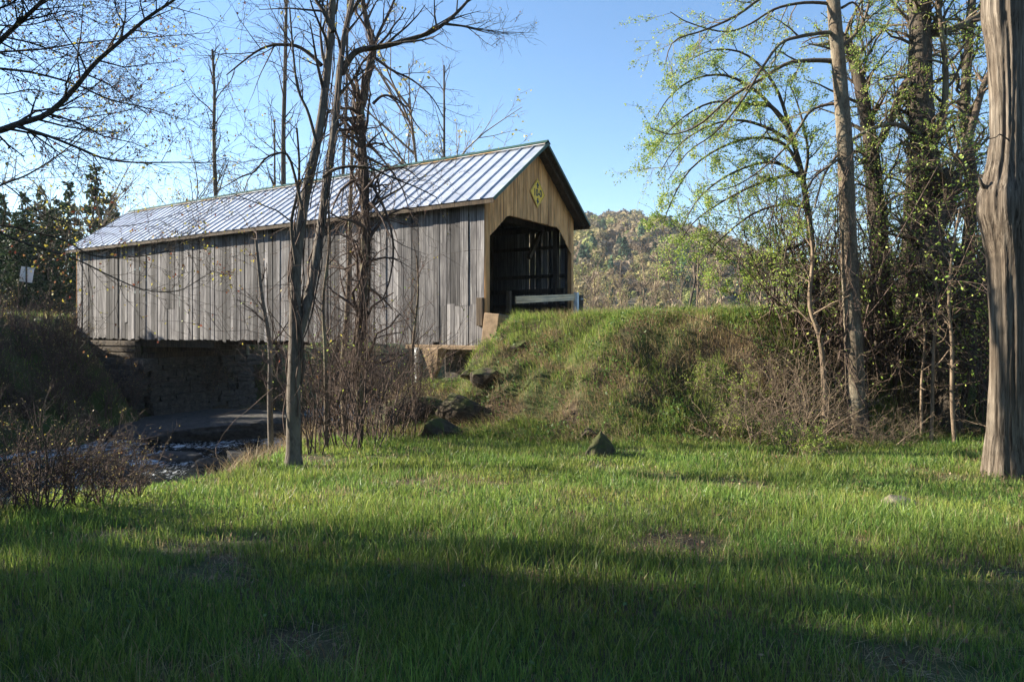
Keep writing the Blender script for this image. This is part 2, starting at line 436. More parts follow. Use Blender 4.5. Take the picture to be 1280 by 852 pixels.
def grow(W, p, d, L, r, lvl, Q):
    n = int(min(Q.get('maxseg', 7), max(3, round(L / Q['seg']) + 1)))
    pts = [np.array(p, float)]; d = unit(np.array(d, float)); dirs = [d]
    wob = rng.normal(0, Q['wob'], (n, 3)); step = L / (n - 1)
    for i in range(1, n):
        d = unit(d + wob[i] + np.array([0, 0, Q['trop'][min(lvl, len(Q['trop']) - 1)]]))
        pts.append(pts[-1] + d * step); dirs.append(d)
    rad = r * (1 - (1 - Q['tip']) * np.linspace(0, 1, n) ** .9)
    sides = 8 if r > .06 else 5 if r > .02 else 3
    W.tube(pts, rad, sides)
    if lvl < Q['max']:
        nc = Q['n'][lvl]; nc = max(1, int(round(nc * rng.uniform(.7, 1.3))))
        for c in range(nc):
            t = Q['t0'] + (1 - Q['t0']) * (c + rng.uniform(0, 1)) / nc
            f = min(t, .999) * (n - 1); i = int(f); f -= i
            pp = pts[i] * (1 - f) + pts[i + 1] * f; dd = dirs[i + 1]
            a = R(rng.uniform(*Q['ang'])); pr = unit(np.cross(dd, rng.normal(0, 1, 3)))
            cd = dd * math.cos(a) + pr * math.sin(a)
            grow(W, pp, cd, L * Q['ratio'] * rng.uniform(.65, 1.2) * (1.15 - .55 * t), max(rad[i] * Q['rr'], Q['rmin']), lvl + 1, Q)
    if lvl >= Q['max'] - Q.get('leaflvl', 0): W.ends.append(np.array(pts))

def sprout(W, pts, rad, n, Lr, Q, lvl=1, t0=.15, up=.3, bias=None, rr=.55):
    """side branches along a traced limb"""
    for c in range(n):
        t = t0 + (1 - t0) * (c + rng.uniform(0, 1)) / n
        f = min(t, .999) * (len(pts) - 1); i = int(f); f -= i
        pp = pts[i] * (1 - f) + pts[i + 1] * f; dd = unit(pts[i + 1] - pts[i])
        pr = unit(np.cross(dd, rng.normal(0, 1, 3))); a = R(rng.uniform(*Q['ang']))
        cd = dd * math.cos(a) + pr * math.sin(a) + np.array([0, 0, up])
        if bias is not None: cd = cd + np.array(bias)
        grow(W, pp, cd, rng.uniform(*Lr), max(min(rad[i] * rr, .05), Q['rmin']), lvl, Q)

def leaf_quads(pos, size, cols, droop=0.0, flat=0.0, aspect=.62):
    """one small pointed leaf per position"""
    n = len(pos); size = np.broadcast_to(size, (n,)) * rng.uniform(.65, 1.3, n)
    a = rng.normal(0, 1, (n, 3)); a[:, 2] -= droop; a /= np.linalg.norm(a, axis=1, keepdims=True)
    b = np.cross(a, rng.normal(0, 1, (n, 3)) + np.array([0, 0, 1e-3])); b /= np.linalg.norm(b, axis=1, keepdims=True) + 1e-9
    s = size[:, None]
    V = np.stack([pos, pos + a * s * .5 + b * s * aspect * .5, pos + a * s, pos + a * s * .5 - b * s * aspect * .5], 1).reshape(-1, 3)
    Fq = np.arange(4 * n).reshape(n, 4); return V, Fq, np.repeat(cols, 4, 0)

def pick_cols(n, palette, jit=.2):
    pal = np.array(palette, float); c = pal[rng.integers(0, len(pal), n)]
    return np.clip(c * rng.uniform(1 - jit, 1 + jit, (n, 1)) * rng.uniform(.94, 1.06, (n, 3)), 0, 1)

def leaves_on(ends, per, size, palette, spread=.05, tmin=.2, droop=.2):
    pos = []
    for e in ends:
        k = rng.poisson(per)
        for _ in range(k):
            f = rng.uniform(tmin, .999) * (len(e) - 1); i = int(f); f -= i
            pos.append(e[i] * (1 - f) + e[i + 1] * f)
    if not pos: pos = [ends[0][0]]
    pos = np.array(pos) + rng.normal(0, spread, (len(pos), 3))
    return leaf_quads(pos, size, pick_cols(len(pos), palette), droop)

def tree_obj(name, base, label, cat, parts, group=None):
    """parts: list of (part name, (V,F) or (V,F,cols), material, smooth); vertices in world metres"""
    root = empty(name, base, label, cat, group); b = np.array(base, float)
    for pn, data, mat, sm in parts:
        col = data[2] if len(data) > 2 else None
        mesh_np(pn, data[0] - b, data[1], mat, root, col, sm)
    return root

def copy_tree(o, loc, rz, sc_=1.0, label=None, group=None):
    c = o.copy(); COL.objects.link(c); c.location = [float(v) for v in loc]; c.rotation_euler = (0, 0, rz); c.scale = (sc_, sc_, sc_)
    if label: c['label'] = label
    if group: c['group'] = group
    for ch in list(o.children):
        k = ch.copy(); COL.objects.link(k); k.parent = c
    return c

# ------------------------------------------------------------------ covered bridge
# local frame: x along the road out of the portal (the bridge lies at x<0), y across (near wall 0), z = world z
bridge = empty('covered_bridge', (C0[0], C0[1], 0), 'weathered timber covered bridge with metal roof spanning the stream', 'bridge', rz=ANG)
ZB, ZT = -.55, 4.52          # bottom and top of the wall boards
DECK = .45
EAVE, RIDGE, OV, OE = 4.31, 6.9, .64, .40
SLOPE = math.atan2(RIDGE - EAVE, BW / 2 + OE)

def board_mesh(wd, th, ln, taper=.006, cut_top=None):
    """a plank standing on z=0, width along x, face towards -y, with uneven edges; cut_top = (height left, height right)"""
    n = 6; zs = np.linspace(0, 1, n)
    l = -wd / 2 + rng.normal(0, taper * .35, n); r = wd / 2 + rng.normal(0, taper * .35, n); bow = np.cumsum(rng.normal(0, .0012, n)) * .6
    tl, tr = cut_top if cut_top else (ln, ln)
    V = []
    for i in range(n):
        zl = zs[i] * tl; zr = zs[i] * tr
        if i == 0: zl += rng.normal(0, .012); zr += rng.normal(0, .012)
        V += [(l[i], -th / 2 + bow[i], zl), (r[i], -th / 2 + bow[i], zr), (r[i], th / 2 + bow[i], zr), (l[i], th / 2 + bow[i], zl)]
    Fc = [(3, 2, 1, 0)]
    for i in range(n - 1):
        a = i * 4
        for k in range(4): Fc.append((a + k, a + (k + 1) % 4, a + 4 + (k + 1) % 4, a + 4 + k))
    a = (n - 1) * 4; Fc.append((a, a + 1, a + 2, a + 3))
    return np.array(V), np.array(Fc)

def board(parent, loc, rz, wd, th, ln, mat, tilt=0.0, cut=None, name='board'):
    V_, F_ = board_mesh(wd, th, ln, cut_top=cut)
    o = mesh_np(name, V_, F_, mat, parent)
    o.location = loc; o.rotation_euler = (rng.normal(0, .0004), tilt, rz)
    return o

def wall_dir(side_y, out):
    nail = [((-BL / 2, side_y - out * .07, z), (BL - .1, .09, .14), None) for z in (-.2, .95, 2.2, 3.4, 4.3)]
    nail += [((-x_, side_y - out * .10, 2.0), (.2, .15, 4.9), None) for x_ in (.16, BL - .16)]
    wl = boxes_mesh('side_wall', nail, M['inner_wood'], bridge)
    x = -.005; idx = 0; near = out < 0
    while x > -BL + .1:
        wd = float(rng.choice([.16, .22, .27, .33, .25, .29])) * rng.uniform(.92, 1.08)
        if not near: wd *= 1.15
        wd = min(wd, x + BL)
        if wd < .08: break
        gap = rng.uniform(.003, .008) if rng.uniform() < .42 else rng.uniform(.012, .04)
        if not near: gap = rng.uniform(.002, .008) if rng.uniform() < .6 else rng.uniform(.010, .024)
        xm = x - wd / 2
        proud = rng.choice([0, .002, .006, .012, .022, .034], p=[.22, .2, .2, .16, .13, .09]) + rng.uniform(0, .004)
        zb = ZB + rng.normal(0, .03)
        y = side_y + out * (.016 + proud)
        short = 0
        if near and -2.05 < xm < -.42: zb = .78; short = 1
        if near and abs(xm + 18.4) < .3: zb = .95; short = 2
        if near and abs(xm + 22.1) < .14: zb = .3; short = 3
        board(wl, (xm, y, zb), 0, wd - gap, .026, ZT - zb, M['wall_wood'], rng.normal(0, .0022))
        if short == 1: board(wl, (xm, side_y + out * (.018 + proud * .5), ZB - .03), 0, wd - .015, .026, 1.40 + rng.normal(0, .03), M['wall_wood'], rng.normal(0, .008))
        if short in (2, 3): board(wl, (xm, side_y + out * (.0155), ZB), 0, wd - .02, .022, zb - ZB - .03, M['wall_wood'], rng.normal(0, .006))
        x -= wd + gap * .3; idx += 1
    return wl
near = wall_dir(0.0, -1)
far = wall_dir(BW, 1)

# lattice trusses behind both walls, chords, deck, floor beams
def lattice(y):
    bx = []
    for sgn in (-1, 1):
        for i in range(-3, 30):
            cx = -i * 1.05 - .4; m = Matrix.Rotation(sgn * R(42), 3, 'Y')
            ln = 5.6
            x0 = cx - ln / 2 * math.sin(R(42)); x1 = cx + ln / 2 * math.sin(R(42))
            if x1 > -.15 or x0 < -BL + .15: continue
            bx.append(((cx, y + sgn * .045, 1.95), (.26, .07, ln), m))
    bx += [((-BL / 2, y, z), (BL - .4, .2, .28), None) for z in (-.28, .62, 3.35, 4.15)]
    return boxes_mesh('lattice_truss', bx, M['inner_wood'], bridge)
lattice(.36)
boxes_mesh('wall_frame', [((-BL / 2, BW - .3, z), (BL - .4, .16, .2), None) for z in (-.28, 1.55, 4.15)] + [((-.6 - k * 3.3, BW - .3, 1.95), (.2, .2, 4.6), None) for k in range(9)], M['inner_wood'], bridge)
deck = boxes_mesh('deck', [((-BL / 2, BW / 2, DECK - .12), (BL - .02, BW - 1.1, .08), None)], M['inner_wood'], bridge)
for i in range(20):
    boxes_mesh('deck_plank', [((-BL / 2, .72 + (i + .5) * (BW - 1.44) / 20, DECK - .05), (BL - .02, (BW - 1.44) / 20 - .012, .06), None)], M['beam_wood'], deck)
for i in range(14):
    boxes_mesh('floor_beam', [((-.9 - i * 1.96, BW / 2, ZB + .18), (.22, BW - .3, .34), None)], M['beam_wood'], bridge)
for i in range(9):
    boxes_mesh('tie_beam', [((-1.2 - i * 3.1, BW / 2, 4.18), (.2, BW - .4, .24), None)], M['inner_wood'], bridge)
for i in range(9):
    for sd in (0, 1):
        m = Matrix.Rotation(R(40 if sd == 0 else -40), 3, 'X')
        boxes_mesh('knee_brace', [((-1.2 - i * 3.1 + .0, .95 if sd == 0 else BW - .95, 3.52), (.15, .15, 1.75), m)], M['beam_wood'] if i == 0 else M['inner_wood'], bridge)

# roof: standing seam panels
def roof_z(y): return RIDGE - abs(y - BW / 2) * math.tan(SLOPE)
Lr = (BW / 2 + OE) / math.cos(SLOPE)
def panel_mesh(wd, ln):
    # x across the panel, y up the slope; seam rib at x=0 side
    n = 5; V_ = []
    prof = [(0, 0), (.012, .05), (.045, .05), (.06, .004), (wd * .5, .002), (wd - .012, .003), (wd - .002, .004)]
    for yy in np.linspace(0, ln, n):
        for (a, b) in prof: V_.append((a, yy, b + rng.normal(0, .0015)))
    k = len(prof); Fc = []
    for i in range(n - 1):
        for j in range(k - 1): Fc.append((i * k + j, i * k + j + 1, (i + 1) * k + j + 1, (i + 1) * k + j))
    return np.array(V_), np.array(Fc)
TH = .03
X0, X1 = -BL - .5, OV
roof_under = []
for sd in (0, 1):
    ye = -OE if sd == 0 else BW + OE
    cy = (ye + BW / 2) / 2; cz = (EAVE + RIDGE) / 2 - .06
    roof_under.append((((X0 + X1) / 2, cy, cz), (X1 - X0 - .02, Lr - .02, TH), Matrix.Rotation(SLOPE if sd == 0 else -SLOPE, 3, 'X')))
    for i in range(44):      # rafters
        xx = X1 - .25 - i * (X1 - X0 - .5) / 43
        roof_under.append(((xx, cy, cz - .085), (.06, Lr - .12, .12), Matrix.Rotation(SLOPE if sd == 0 else -SLOPE, 3, 'X')))
roof = boxes_mesh('roof', roof_under, M['inner_wood'], bridge)
npan = 52; pw = (X1 - X0) / npan
for sd in (0, 1):
    for i in range(npan):
        V_, F_ = panel_mesh(pw, Lr + rng.normal(0, .006))
        o = mesh_np('roof_panel', V_, F_, M['roof'], roof)
        if sd == 0:
            o.location = (X0 + i * pw, -OE - .01, EAVE - .035 + rng.normal(0, .002)); o.rotation_euler = (SLOPE, 0, 0)
        else:
            o.location = (X0 + (i + 1) * pw, BW + OE + .01, EAVE - .035); o.rotation_euler = (SLOPE, 0, math.pi)
cap = []
for sgn in (-1, 1):
    cap.append((((X0 + X1) / 2, BW / 2 + sgn * .085, RIDGE + .018), (X1 - X0 + .04, .22, .025), Matrix.Rotation(-sgn * SLOPE, 3, 'X')))
boxes_mesh('ridge_cap', cap, M['green_trim'], roof)
boxes_mesh('rust_strip', [(((X0 + X1) / 2, BW / 2 - .215, RIDGE - .10), (X1 - X0, .07, .022), Matrix.Rotation(SLOPE, 3, 'X'))], M['rust'], roof)
for sd in (0, 1):
    for xe in (X0, X1):
        ye = -OE if sd == 0 else BW + OE; cy = (ye + BW / 2) / 2; cz = (EAVE + RIDGE) / 2 - .07
        boxes_mesh('rake_trim', [((xe, cy, cz), (.035, Lr + .02, .10), Matrix.Rotation(SLOPE if sd == 0 else -SLOPE, 3, 'X'))], M['green_trim'], roof)
    boxes_mesh('fascia', [(((X0 + X1) / 2, -OE + .03 if sd == 0 else BW + OE - .03, EAVE - .13), (X1 - X0 - .06, .03, .13), None)], M['beam_wood'], roof)

# portal gables: planks cut round the clipped opening
def opening_top(y):
    a, b = .30, BW - .2
    if y < a or y > b: return None
    if y < a + 1.08: return 3.15 + (y - a) / 1.08 * .85
    if y > b - 1.05: return 3.05 + (b - y) / 1.05 * .95
    return 4.0
def gable(x, out):
    fr = [((x - out * .07, .15, 1.9), (.1, .24, 5.2), None), ((x - out * .07, BW - .1, 1.7), (.1, .18, 4.7), None), ((x - out * .08, BW / 2, 4.12), (.1, BW - 2.2, .2), None),
          ((x - out * .08, BW / 2, 5.2), (.1, 3.6, .14), None)]
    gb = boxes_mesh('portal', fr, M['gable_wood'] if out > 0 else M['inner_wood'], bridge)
    y = -.03
    while y < BW + .02:
        wd = rng.uniform(.20, .31); wd = min(wd, BW + .03 - y)
        if wd < .06: break
        ym = y + wd / 2; top_l, top_r = roof_z(y) - .1, roof_z(y + wd) - .1
        if y < BW / 2 < y + wd: top_l = top_r = min(top_l, top_r)
        o_ = opening_top(ym); proud = rng.uniform(0, .008) + (.014 if rng.uniform() < .4 else 0)
        zb_l = zb_r = (-.35 if o_ is None else o_ + .01)
        if o_ is not None:
            zb_l = (opening_top(max(y, .301)) or o_); zb_r = (opening_top(min(y + wd, BW - .201)) or o_)
        zb = min(zb_l, zb_r)
        V_, F_ = board_mesh(wd - .006, .026, 1.0, .006)
        # stretch: bottom edge zb_l..zb_r, top edge top_l..top_r
        fx = (V_[:, 0] / wd + .5).clip(0, 1); fz = V_[:, 2].clip(0, 1)
        V_[:, 2] = (zb_l + (zb_r - zb_l) * fx) * (1 - fz) + (top_l + (top_r - top_l) * fx) * fz
        o = mesh_np('board', V_, F_, M['gable_wood'], gb)
        # board width runs along local x -> turn so that it runs along y and its face looks along x
        o.rotation_euler = (0, 0, R(90)); o.location = (x + out * (.015 + proud), ym, 0)
        y += wd
    return gb
front = gable(0.0, 1)
# far portal, seen only as a dark silhouette through the bridge
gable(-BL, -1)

# clearance sign on the gable
sign = empty('clearance_sign', (0, 0, 0), 'yellow diamond 10-0 clearance sign on the portal gable', 'sign')
sc_loc = Vector((C0[0], C0[1], 0)) + Matrix.Rotation(ANG, 3, 'Z') @ Vector((.075, 3.40, 5.1))
sign.location = sc_loc; sign.rotation_euler = (R(90), 0, ANG + R(90))     # local x right, y up, z out of the gable
def plate(name, pts, z, th, mat, parent):
    bm = bmesh.new(); vs = [bm.verts.new((a, b, z)) for a, b in pts]; f = bm.faces.new(vs)
    r_ = bmesh.ops.extrude_face_region(bm, geom=[f]); bmesh.ops.translate(bm, vec=(0, 0, th), verts=[v for v in r_['geom'] if isinstance(v, bmesh.types.BMVert)])
    bmesh.ops.recalc_face_normals(bm, faces=bm.faces)
    me = bpy.data.meshes.new(name); bm.to_mesh(me); bm.free(); me.materials.append(mat); return obj_of(name, me, parent)
hd = .56
def dia(r_): return [(r_, 0), (0, r_), (-r_, 0), (0, -r_)]
plate('plate', dia(hd), 0, .004, M['yellow'], sign)
bm = bmesh.new()
o_ = [bm.verts.new((a, b, .0065)) for a, b in dia(hd - .03)]; i_ = [bm.verts.new((a, b, .0065)) for a, b in dia(hd - .052)]
for k in range(4): bm.faces.new((o_[k], o_[(k + 1) % 4], i_[(k + 1) % 4], i_[k]))
me = bpy.data.meshes.new('border'); bm.to_mesh(me); bm.free(); me.materials.append(M['black']); obj_of('border', me, sign)
for sg in (1, -1):
    pts = [(0, .43), (.115, .28), (.05, .28), (.05, .185), (-.05, .185), (-.05, .28), (-.115, .28)]
    pts = [(a, b * sg) for a, b in pts]
    if sg < 0: pts = pts[::-1]
    plate('arrow', pts, .004, .003, M['black'], sign)
cu = bpy.data.curves.new('digits', 'FONT'); cu.body = "10-0"; cu.size = .37; cu.align_x = 'CENTER'; cu.align_y = 'CENTER'; cu.extrude = .002; cu.offset = .011
to = bpy.data.objects.new('digits_tmp', cu); COL.objects.link(to); bpy.context.view_layer.update()
me = bpy.data.meshes.new_from_object(to.evaluated_get(bpy.context.evaluated_depsgraph_get())); bpy.data.objects.remove(to)
me.materials.clear(); me.materials.append(M['black']); dg = obj_of('digits', me, sign); dg.location = (0, 0, .007); dg.scale = (.92, 1.0, 1)

# barrier across the portal mouth, guard rail, corner post
def W3(x, y, z): return Vector((C0[0], C0[1], 0)) + Matrix.Rotation(ANG, 3, 'Z') @ Vector((x, y, z))
bar = empty('barrier_rail', W3(.55, 3.2, .45), 'pale plank barrier with white post across the portal mouth', 'barrier', rz=ANG)
ml = Matrix.Rotation(R(3.4), 3, 'X')
rl = boxes_mesh('rail', [((0, 0, 0), (.06, .25, 4.5), None)], M['rail_wood'], bar, .006); rl.location = (0, .12, .66); rl.rotation_euler = (R(-90 + 3.4), 0, 0)
boxes_mesh('post', [((.06, 2.36, .40), (.16, .17, 1.15), None)], M['white_paint'], bar, .008)
boxes_mesh('post', [((-.06, -2.45, .32), (.14, .14, 1.0), None)], M['beam_wood'], bar, .008)
p_ = empty('guard_post', W3(.5, 6.05, .45), 'dark squat timber post at the right jamb of the portal', 'post', rz=ANG)
boxes_mesh('shaft', [((0, 0, .35), (.22, .3, 1.1), None)], M['beam_wood'], p_, .01)
boxes_mesh('reflector', [((.06, -.1, .73), (.3, .04, .06), None)], M['white_paint'], p_)
gr = empty('guard_rail', W3(3.0, 6.75, .45), 'low dark guard rail beyond the road, right of the portal', 'guard rail', rz=ANG)
boxes_mesh('rail', [((0, 0, .12), (6.5, .08, .16), None)], M['beam_wood'], gr, .005)
for k in range(4): boxes_mesh('post', [((-2.8 + k * 1.85, .1, -.05), (.14, .12, .5), None)], M['beam_wood'], gr)
boxes_mesh('corner_post', [((-.12, -.10, .55), (.26, .12, .95), None)], M['beam_wood'], bridge, .01)

# ------------------------------------------------------------------ abutments
def rough_block(name, size, mat, parent, loc, rz=0.0, amp=.05, taper=None, rot=None):
    bm = bmesh.new(); bmesh.ops.create_cube(bm, size=1.0)
    bmesh.ops.subdivide_edges(bm, edges=bm.edges[:], cuts=1, use_grid_fill=True)
    for v in bm.verts:
        k = np.array([v.co.x * size[0], v.co.y * size[1], v.co.z * size[2]])
        if taper: f = 1 - taper * (.5 - v.co.z) if taper > 0 else 1; k[0] *= f; k[1] *= f
        k += rng.normal(0, amp, 3) * np.array([min(size[0], .6), min(size[1], .6), min(size[2], .6)])
        v.co = k
    me = bpy.data.meshes.new(name); bm.to_mesh(me); bm.free(); me.materials.append(mat)
    o = obj_of(name, me, parent); o.location = loc; o.rotation_euler = rot if rot else (0, 0, rz); return o
ab = empty('stone_abutment', W3(-24.0, BW / 2, -4.6), 'dry-laid stone abutment with timber cribbing under the far end of the bridge', 'abutment', rz=ANG)
def a_loc(x, y, z): return (x + 24.0, y - BW / 2, z + 4.6)
for k, (zz, hh) in enumerate(((-.78, .26), (-1.07, .26), (-1.36, .28))):
    boxes_mesh('crib_timber', [(a_loc(-24.2 - .1 * k, -.02 + .05 * k, zz), (6.1, .34, hh), None)], M['beam_wood'], ab, .02)
    boxes_mesh('crib_timber', [(a_loc(-21.3 + .1 * k, BW / 2, zz - .02), (.34, BW - .6, hh), None)], M['beam_wood'], ab, .02)
boxes_mesh('bottom_stringer', [((-20.2, .5, ZB - .2), (9.5, .3, .34), None)], M['beam_wood'], bridge, .015)
boxes_mesh('bottom_stringer', [((-20.2, BW - .5, ZB - .2), (9.5, .3, .34), None)], M['beam_wood'], bridge, .015)
boxes_mesh('core', [(a_loc(-24.3, BW / 2, -3.35), (5.4, BW - .5, 3.6), None)], M['stone'], ab)
z = -1.52; row = 0
while z > -5.0:
    hh = rng.uniform(.24, .40)
    x = -27.4 + rng.uniform(-.3, 0)
    while x < -21.2 + .02 * row:
        wd = rng.uniform(.45, 1.25)
        rough_block('stone', (wd * .95, .75 + rng.uniform(-.15, .15), hh * .92), M['stone'], ab, a_loc(x + wd / 2, .02 - .05 * row + rng.normal(0, .05), z - hh / 2), rng.normal(0, .03), .045)
        x += wd
    y = .3
    while y < BW - .1:
        wd = rng.uniform(.45, 1.2)
        rough_block('stone', (.75 + rng.uniform(-.15, .15), wd * .95, hh * .92), M['stone'], ab, a_loc(-21.15 + .05 * row + rng.normal(0, .05), y + wd / 2, z - hh / 2), rng.normal(0, .03), .045)
        y += wd
    z -= hh; row += 1

na = empty('concrete_abutment', W3(-1.8, .5, -2.6), 'low concrete bearing seat under the near end of the bridge', 'abutment', rz=ANG)
boxes_mesh('bearing_slab', [((.0, 2.6, 1.93), (3.3, 6.4, .16), None)], M['concrete'], na, .02)
boxes_mesh('stem', [((.35, 3.0, .85), (1.6, 5.6, 2.0), None)], M['stone'], na, .03)
boxes_mesh('bearing_block', [((-.3, -.25, 2.04), (1.2, .3, .07), None)], M['beam_wood'], na)
o = boxes_mesh('concrete_block', [((0, 0, 0), (.62, .95, 1.25), None)], M['concrete'], None, .03)
o.location = W3(.36, .22, -.16); o.rotation_euler = (R(-4), R(5), ANG); tag(o, 'stained concrete block at the near foot of the portal corner', 'block')
o = rough_block('leaning_stone', (.72, .5, 1.0), M['concrete'], None, W3(-1.55, -.85, -1.15), ANG, .05, .75)
o.location = W3(-1.5, -.85, -1.2); tag(o, 'orange sunlit wedge-shaped stone below the near end of the bridge', 'stone')
po = empty('marker_post', W3(-2.35, -.75, -2.4), 'thin white post under the near end of the bridge', 'post', rz=ANG)
boxes_mesh('shaft', [((0, 0, .85), (.09, .14, 1.75), None)], M['white_paint'], po, .005)

# back of a road sign on the left bank
b_ = at(33, 43.0); sg = empty('road_sign', b_, 'small white sign seen from behind on a post left of the bridge', 'sign', rz=R(18))
ht = (HOR - 343) / F * 43.0 - b_[2]
boxes_mesh('post', [((0, 0, ht * .5 + .1), (.08, .06, ht + .9), None)], M['dark_metal'], sg)
o = boxes_mesh('panel', [((0, 0, 0), (.72, .012, .95), None)], M['white_paint'], sg); o.location = (0, .05, ht); o.rotation_euler = (0, R(8), 0)

# ------------------------------------------------------------------ rocks
def rock(name, base, size, mat, label, cat='rock', seed=0, group=None, rz=0.0, sharp=.0, sink=.25):
    r_ = np.random.default_rng(seed)
    bm = bmesh.new(); bmesh.ops.create_icosphere(bm, subdivisions=4, radius=.5)
    planes = [(unit(r_.normal(0, 1, 3)), r_.uniform(.26, .42)) for _ in range(11)]
    for v in bm.verts:
        p = np.array(v.co)
        for n_, d_ in planes:
            h_ = p @ n_ - d_
            if h_ > 0: p = p - n_ * h_ * .92
        if sharp: p[:2] *= 1 - sharp * max(0, (p[2] + .3)) * 1.1
        p = p + unit(p) * .022 * (vnoise(p[0] * 9, p[1] * 9 + p[2] * 7, 1, seed) + .6 * vnoise(p[0] * 23, p[2] * 21 + p[1] * 11, 1, seed + 3))
        v.co = (p[0] * size[0], p[1] * size[1], p[2] * size[2])
    me = bpy.data.meshes.new(name); bm.to_mesh(me); bm.free(); me.materials.append(mat)
    o = obj_of(name, me); o.location = (base[0], base[1], base[2] + size[2] * (.5 - sink)); o.rotation_euler = (0, 0, rz)
    return tag(o, label, cat, group)
pb = hit(755, 572)
rock('pointed_boulder', pb + np.array([0, .3, 0]), (1.35, 1.0, 1.25), M['rock'], 'dark pointed boulder at the foot of the embankment', seed=12, sharp=.85, rz=.6, sink=.62)
rock('flat_stone', hit(1128, 634), (.52, .36, .30), M['rock_light'], 'pale flat stone in the grass near the bare dead trunk', 'stone', seed=14, sink=.46)
for k, (px, yy, s_, lb) in enumerate([
        (520, 19.6, (2.5, 1.6, 1.5), 'large mossy boulder below the near end of the bridge'),
        (488, 19.2, (1.9, 1.2, 1.1), 'mossy boulder among the brush, left of the large boulder'),
        (575, 18.6, (1.5, 1.1, 1.1), 'brown boulder part-covered by grass under the leaning stone'),
        (548, 16.9, (1.3, 1.0, .8), 'slanting mossy boulder at the lower left end of the embankment'),
        (606, 19.3, (1.0, .8, .8), 'small mossy boulder just under the concrete block')]):
    b = at(px, yy); rock('boulder', b, s_, M['rock'], lb, seed=20 + k, rz=k * 1.3, sink=.42)
for k in range(8):
    s_, q_ = rng.uniform(-2.5, 8), rng.uniform(1.2, 5.2); x_, y_ = inv(s_, q_); z_ = rng.uniform(.25, .6)
    rock('embankment_stone', (float(x_), float(y_), Hs(float(x_), float(y_))), (z_ * 1.3, z_, z_ * .8), M['rock'], 'half-buried brown stone on the embankment slope', 'stone', 80 + k, 'stones in the embankment slope', k, sink=.5)
led = rock('bedrock_ledge', np.array([-13.6, 31.8, WATER]), (13, 7.5, 2.0), M['rock_grey'], 'long grey bedrock ledge along the water below the far abutment', seed=41, rz=R(-22), sink=.5)
for k, (px, py, s_, lb) in enumerate([
        (222, 572, (2.6, 1.7, .75), 'broad flat rock breaking the water in the stream'),
        (262, 580, (1.7, 1.1, .55), 'low dark rock right of the broad flat rock in the stream'),
        (296, 568, (1.8, 1.0, .5), 'low rock in the stream nearest the twin-stemmed tree'),
        (140, 590, (1.6, 1.2, .7), 'dark rock in the stream behind the bare shrubs')]):
    y_ = -WATER * F / (py - HOR); rock('stream_rock', ((px - 640) / F * y_, y_, WATER), s_, M['rock_grey'], lb, seed=60 + k, rz=k, sink=.55)

# ------------------------------------------------------------------ trees
BUD = [(.16, .05, .03), (.30, .24, .05), (.40, .34, .06), (.20, .10, .05)]
YGREEN = [(.34, .42, .08), (.27, .38, .07), (.20, .31, .06), (.42, .46, .12)]
PALEY = [(.46, .40, .13), (.38, .34, .11), (.34, .28, .12), (.42, .36, .16)]
TW = dict(seg=.28, wob=.16, trop=(.04, .03, .02, 0), n=(5, 4, 3), ratio=.55, ang=(25, 65), tip=.25, rr=.55, rmin=.0035, t0=.2, max=3, maxseg=6, leaflvl=1)

def traced(W, pts, w0, w1, depth, sides=None, n=None, rough=.0, curve=.9, dd=None):
    """limb traced from pixels: depth a number or list; widths in pixels"""
    k = len(pts); dep = np.full(k, depth, float) if np.isscalar(depth) else np.array(depth, float)
    pw_ = np.array([P(a, b, dz) for (a, b), dz in zip(pts, dep)])
    n = n or max(5, 3 * k); path = cat_path(pw_, n)
    rad = (w0 + (w1 - w0) * np.linspace(0, 1, n) ** curve) / 2 * path[:, 1] / F
    sd = sides or (14 if w0 > 14 else 9 if w0 > 6 else 5)
    W.tube(path, rad, sd, rough); return path, rad

def finish(name, label, cat, base, tr, br, bark, leaf=None, vine=None, group=None, branch_mat=None):
    parts = [('trunk', tr.mesh(), bark, True)]
    if br is not None and br.t: parts.append(('branches', br.mesh(), branch_mat or bark, True))
    if leaf is not None: parts.append(('leaves', leaf, M['leaf'], False))
    if vine is not None and vine.t: parts.append(('vine', vine.mesh(), M['twig_brown'], True))
    return tree_obj(name, base, label, cat, parts, group)

def flare(path, rad, h=.5, k=.55):
    z0 = path[0, 2]; return rad * (1 + k * np.exp(-np.clip(path[:, 2] - z0, 0, 99) / h * 1.6))

def vines(V_, path, rad, n, twigs=3, hang=.5):
    for _ in range(n):
        a = rng.uniform(0, 6.28); da = rng.uniform(-.5, .5)
        i0 = rng.integers(0, len(path) // 2); i1 = rng.integers(i0 + 3, len(path) + 1) if i0 + 3 <= len(path) else len(path)
        pts = []
        for i in range(i0, i1):
            off = rad[i] * 1.08 + rng.uniform(0, .05)
            pts.append(path[i] + np.array([math.cos(a), math.sin(a), 0]) * off); a += da + rng.normal(0, .2)
        if len(pts) < 3: continue
        pts = cat_path(np.array(pts), max(5, len(pts) * 2)); r_ = rng.uniform(.006, .018)
        V_.tube(pts, np.linspace(r_, r_ * .5, len(pts)), 4)
        for _ in range(twigs):
            i = rng.integers(0, len(pts))
            grow(V_, pts[i], rng.normal(0, 1, 3) * np.array([1, 1, .4]), rng.uniform(.3, 1.1), .005, 2, dict(TW, trop=(0, 0, -hang * .3, -hang * .3), max=3, n=(3, 3, 3)))

